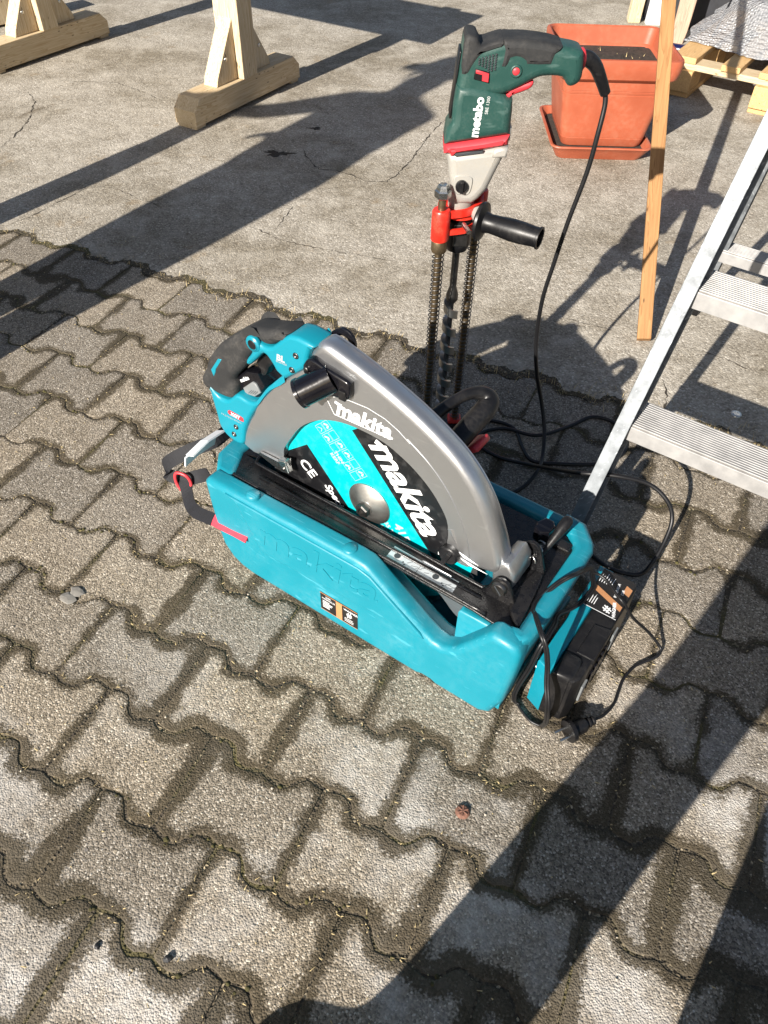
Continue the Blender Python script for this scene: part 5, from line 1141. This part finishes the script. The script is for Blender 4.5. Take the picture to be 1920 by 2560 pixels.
for k in range(1500):
    x, y = rnd.uniform(-.9, 1.5), rnd.uniform(.15, 3.6)
    if abs(x) > .62 + .42 * y: continue
    lx = W2C @ Vector((x, y, 0))
    if -.1 < lx.x < .66 and -.015 < lx.y < .31: continue
    s = rnd.choice((.0008, .001, .0013, .0018, .0026)); c = Vector((x, y, s * .4))
    q = [Vector((rnd.uniform(.6, 1) * s * math.cos(a), rnd.uniform(.6, 1) * s * math.sin(a), 0)) for a in (0, 1.3, 2.5, 3.8, 5.0)]
    mbx.add([c + p for p in q] + [c + Vector((0, 0, s * .7))], [(i, (i + 1) % 5, 5) for i in range(5)])
o = mbx.build('grit', M['pebble']); tag(o, 'loose pale grit on paving and concrete', kind='stuff')
# tufts of dead grass where the paving meets the concrete
mbx = MB()
for k in range(900):
    u = rnd.uniform(-.6, 3.4); v = RP / 2 + wave(u) + rnd.gauss(.004, .012)
    if rnd.random() < .3: u = rnd.gauss(1.55, .25); v = RP / 2 + rnd.gauss(.0, .03)
    x, y = grid(u, v); a = rnd.uniform(0, 6.28); h = rnd.uniform(.004, .016); w = .0006; b = rnd.uniform(.5, 1.6) * h
    nn = Vector((-math.sin(a), math.cos(a), 0)) * w; p0 = Vector((x, y, 0)); p1 = p0 + Vector((math.cos(a) * b * .4, math.sin(a) * b * .4, h * .8)); p2 = p0 + Vector((math.cos(a) * b, math.sin(a) * b, h))
    mbx.add([p0 - nn, p0 + nn, p1 + nn * .7, p1 - nn * .7, p2], [(0, 1, 2, 3), (3, 2, 4)])
o = mbx.build('dead_grass', M['straw']); tag(o, 'dry grass wisps along the edge between paving and concrete', kind='stuff')

# cushions of moss in some joints
mbx = MB()
for k in range(2600):
    r_ = rnd.randrange(-1, 11); u = rnd.uniform(-1.0, 3.2); v = -r_ * RP - RP / 2 + wave(u + (r_ % 2 == 0) * .1) + rnd.gauss(0, .004)
    x, y = grid(u, v)
    if y < .12 or y > 2.3 or abs(x) > .6 + .42 * y: continue
    if math.sin(x * 6.1 + 2 * math.sin(y * 4.3) + 1) + math.sin(y * 8.7 + 1.5 * math.sin(x * 5.1)) < rnd.uniform(.1, 1.5): continue
    lx = W2C @ Vector((x, y, 0))
    if -.1 < lx.x < .66 and -.015 < lx.y < .31: continue
    s = rnd.uniform(.0015, .005); n = 6
    ring = [Vector((x + s * math.cos(a) * rnd.uniform(.7, 1.2), y + s * math.sin(a) * rnd.uniform(.7, 1.2), -.001)) for a in np.arange(n) * 6.283 / n]
    mid = [p.lerp(Vector((x, y, 0)), .45) + Vector((0, 0, s * rnd.uniform(.3, .5))) for p in ring]
    mbx.add(ring + mid + [Vector((x, y, s * .55))], [(i, (i + 1) % n, n + (i + 1) % n, n + i) for i in range(n)] + [(n + i, n + (i + 1) % n, 2 * n) for i in range(n)], True)
M['moss'] = mat('moss', (.055, .048, .014), .95, var=.5, vs=120, bmp=1, bs=500)
tag(mbx.build('moss', M['moss']), 'olive brown moss cushions in the paving joints', kind='stuff')
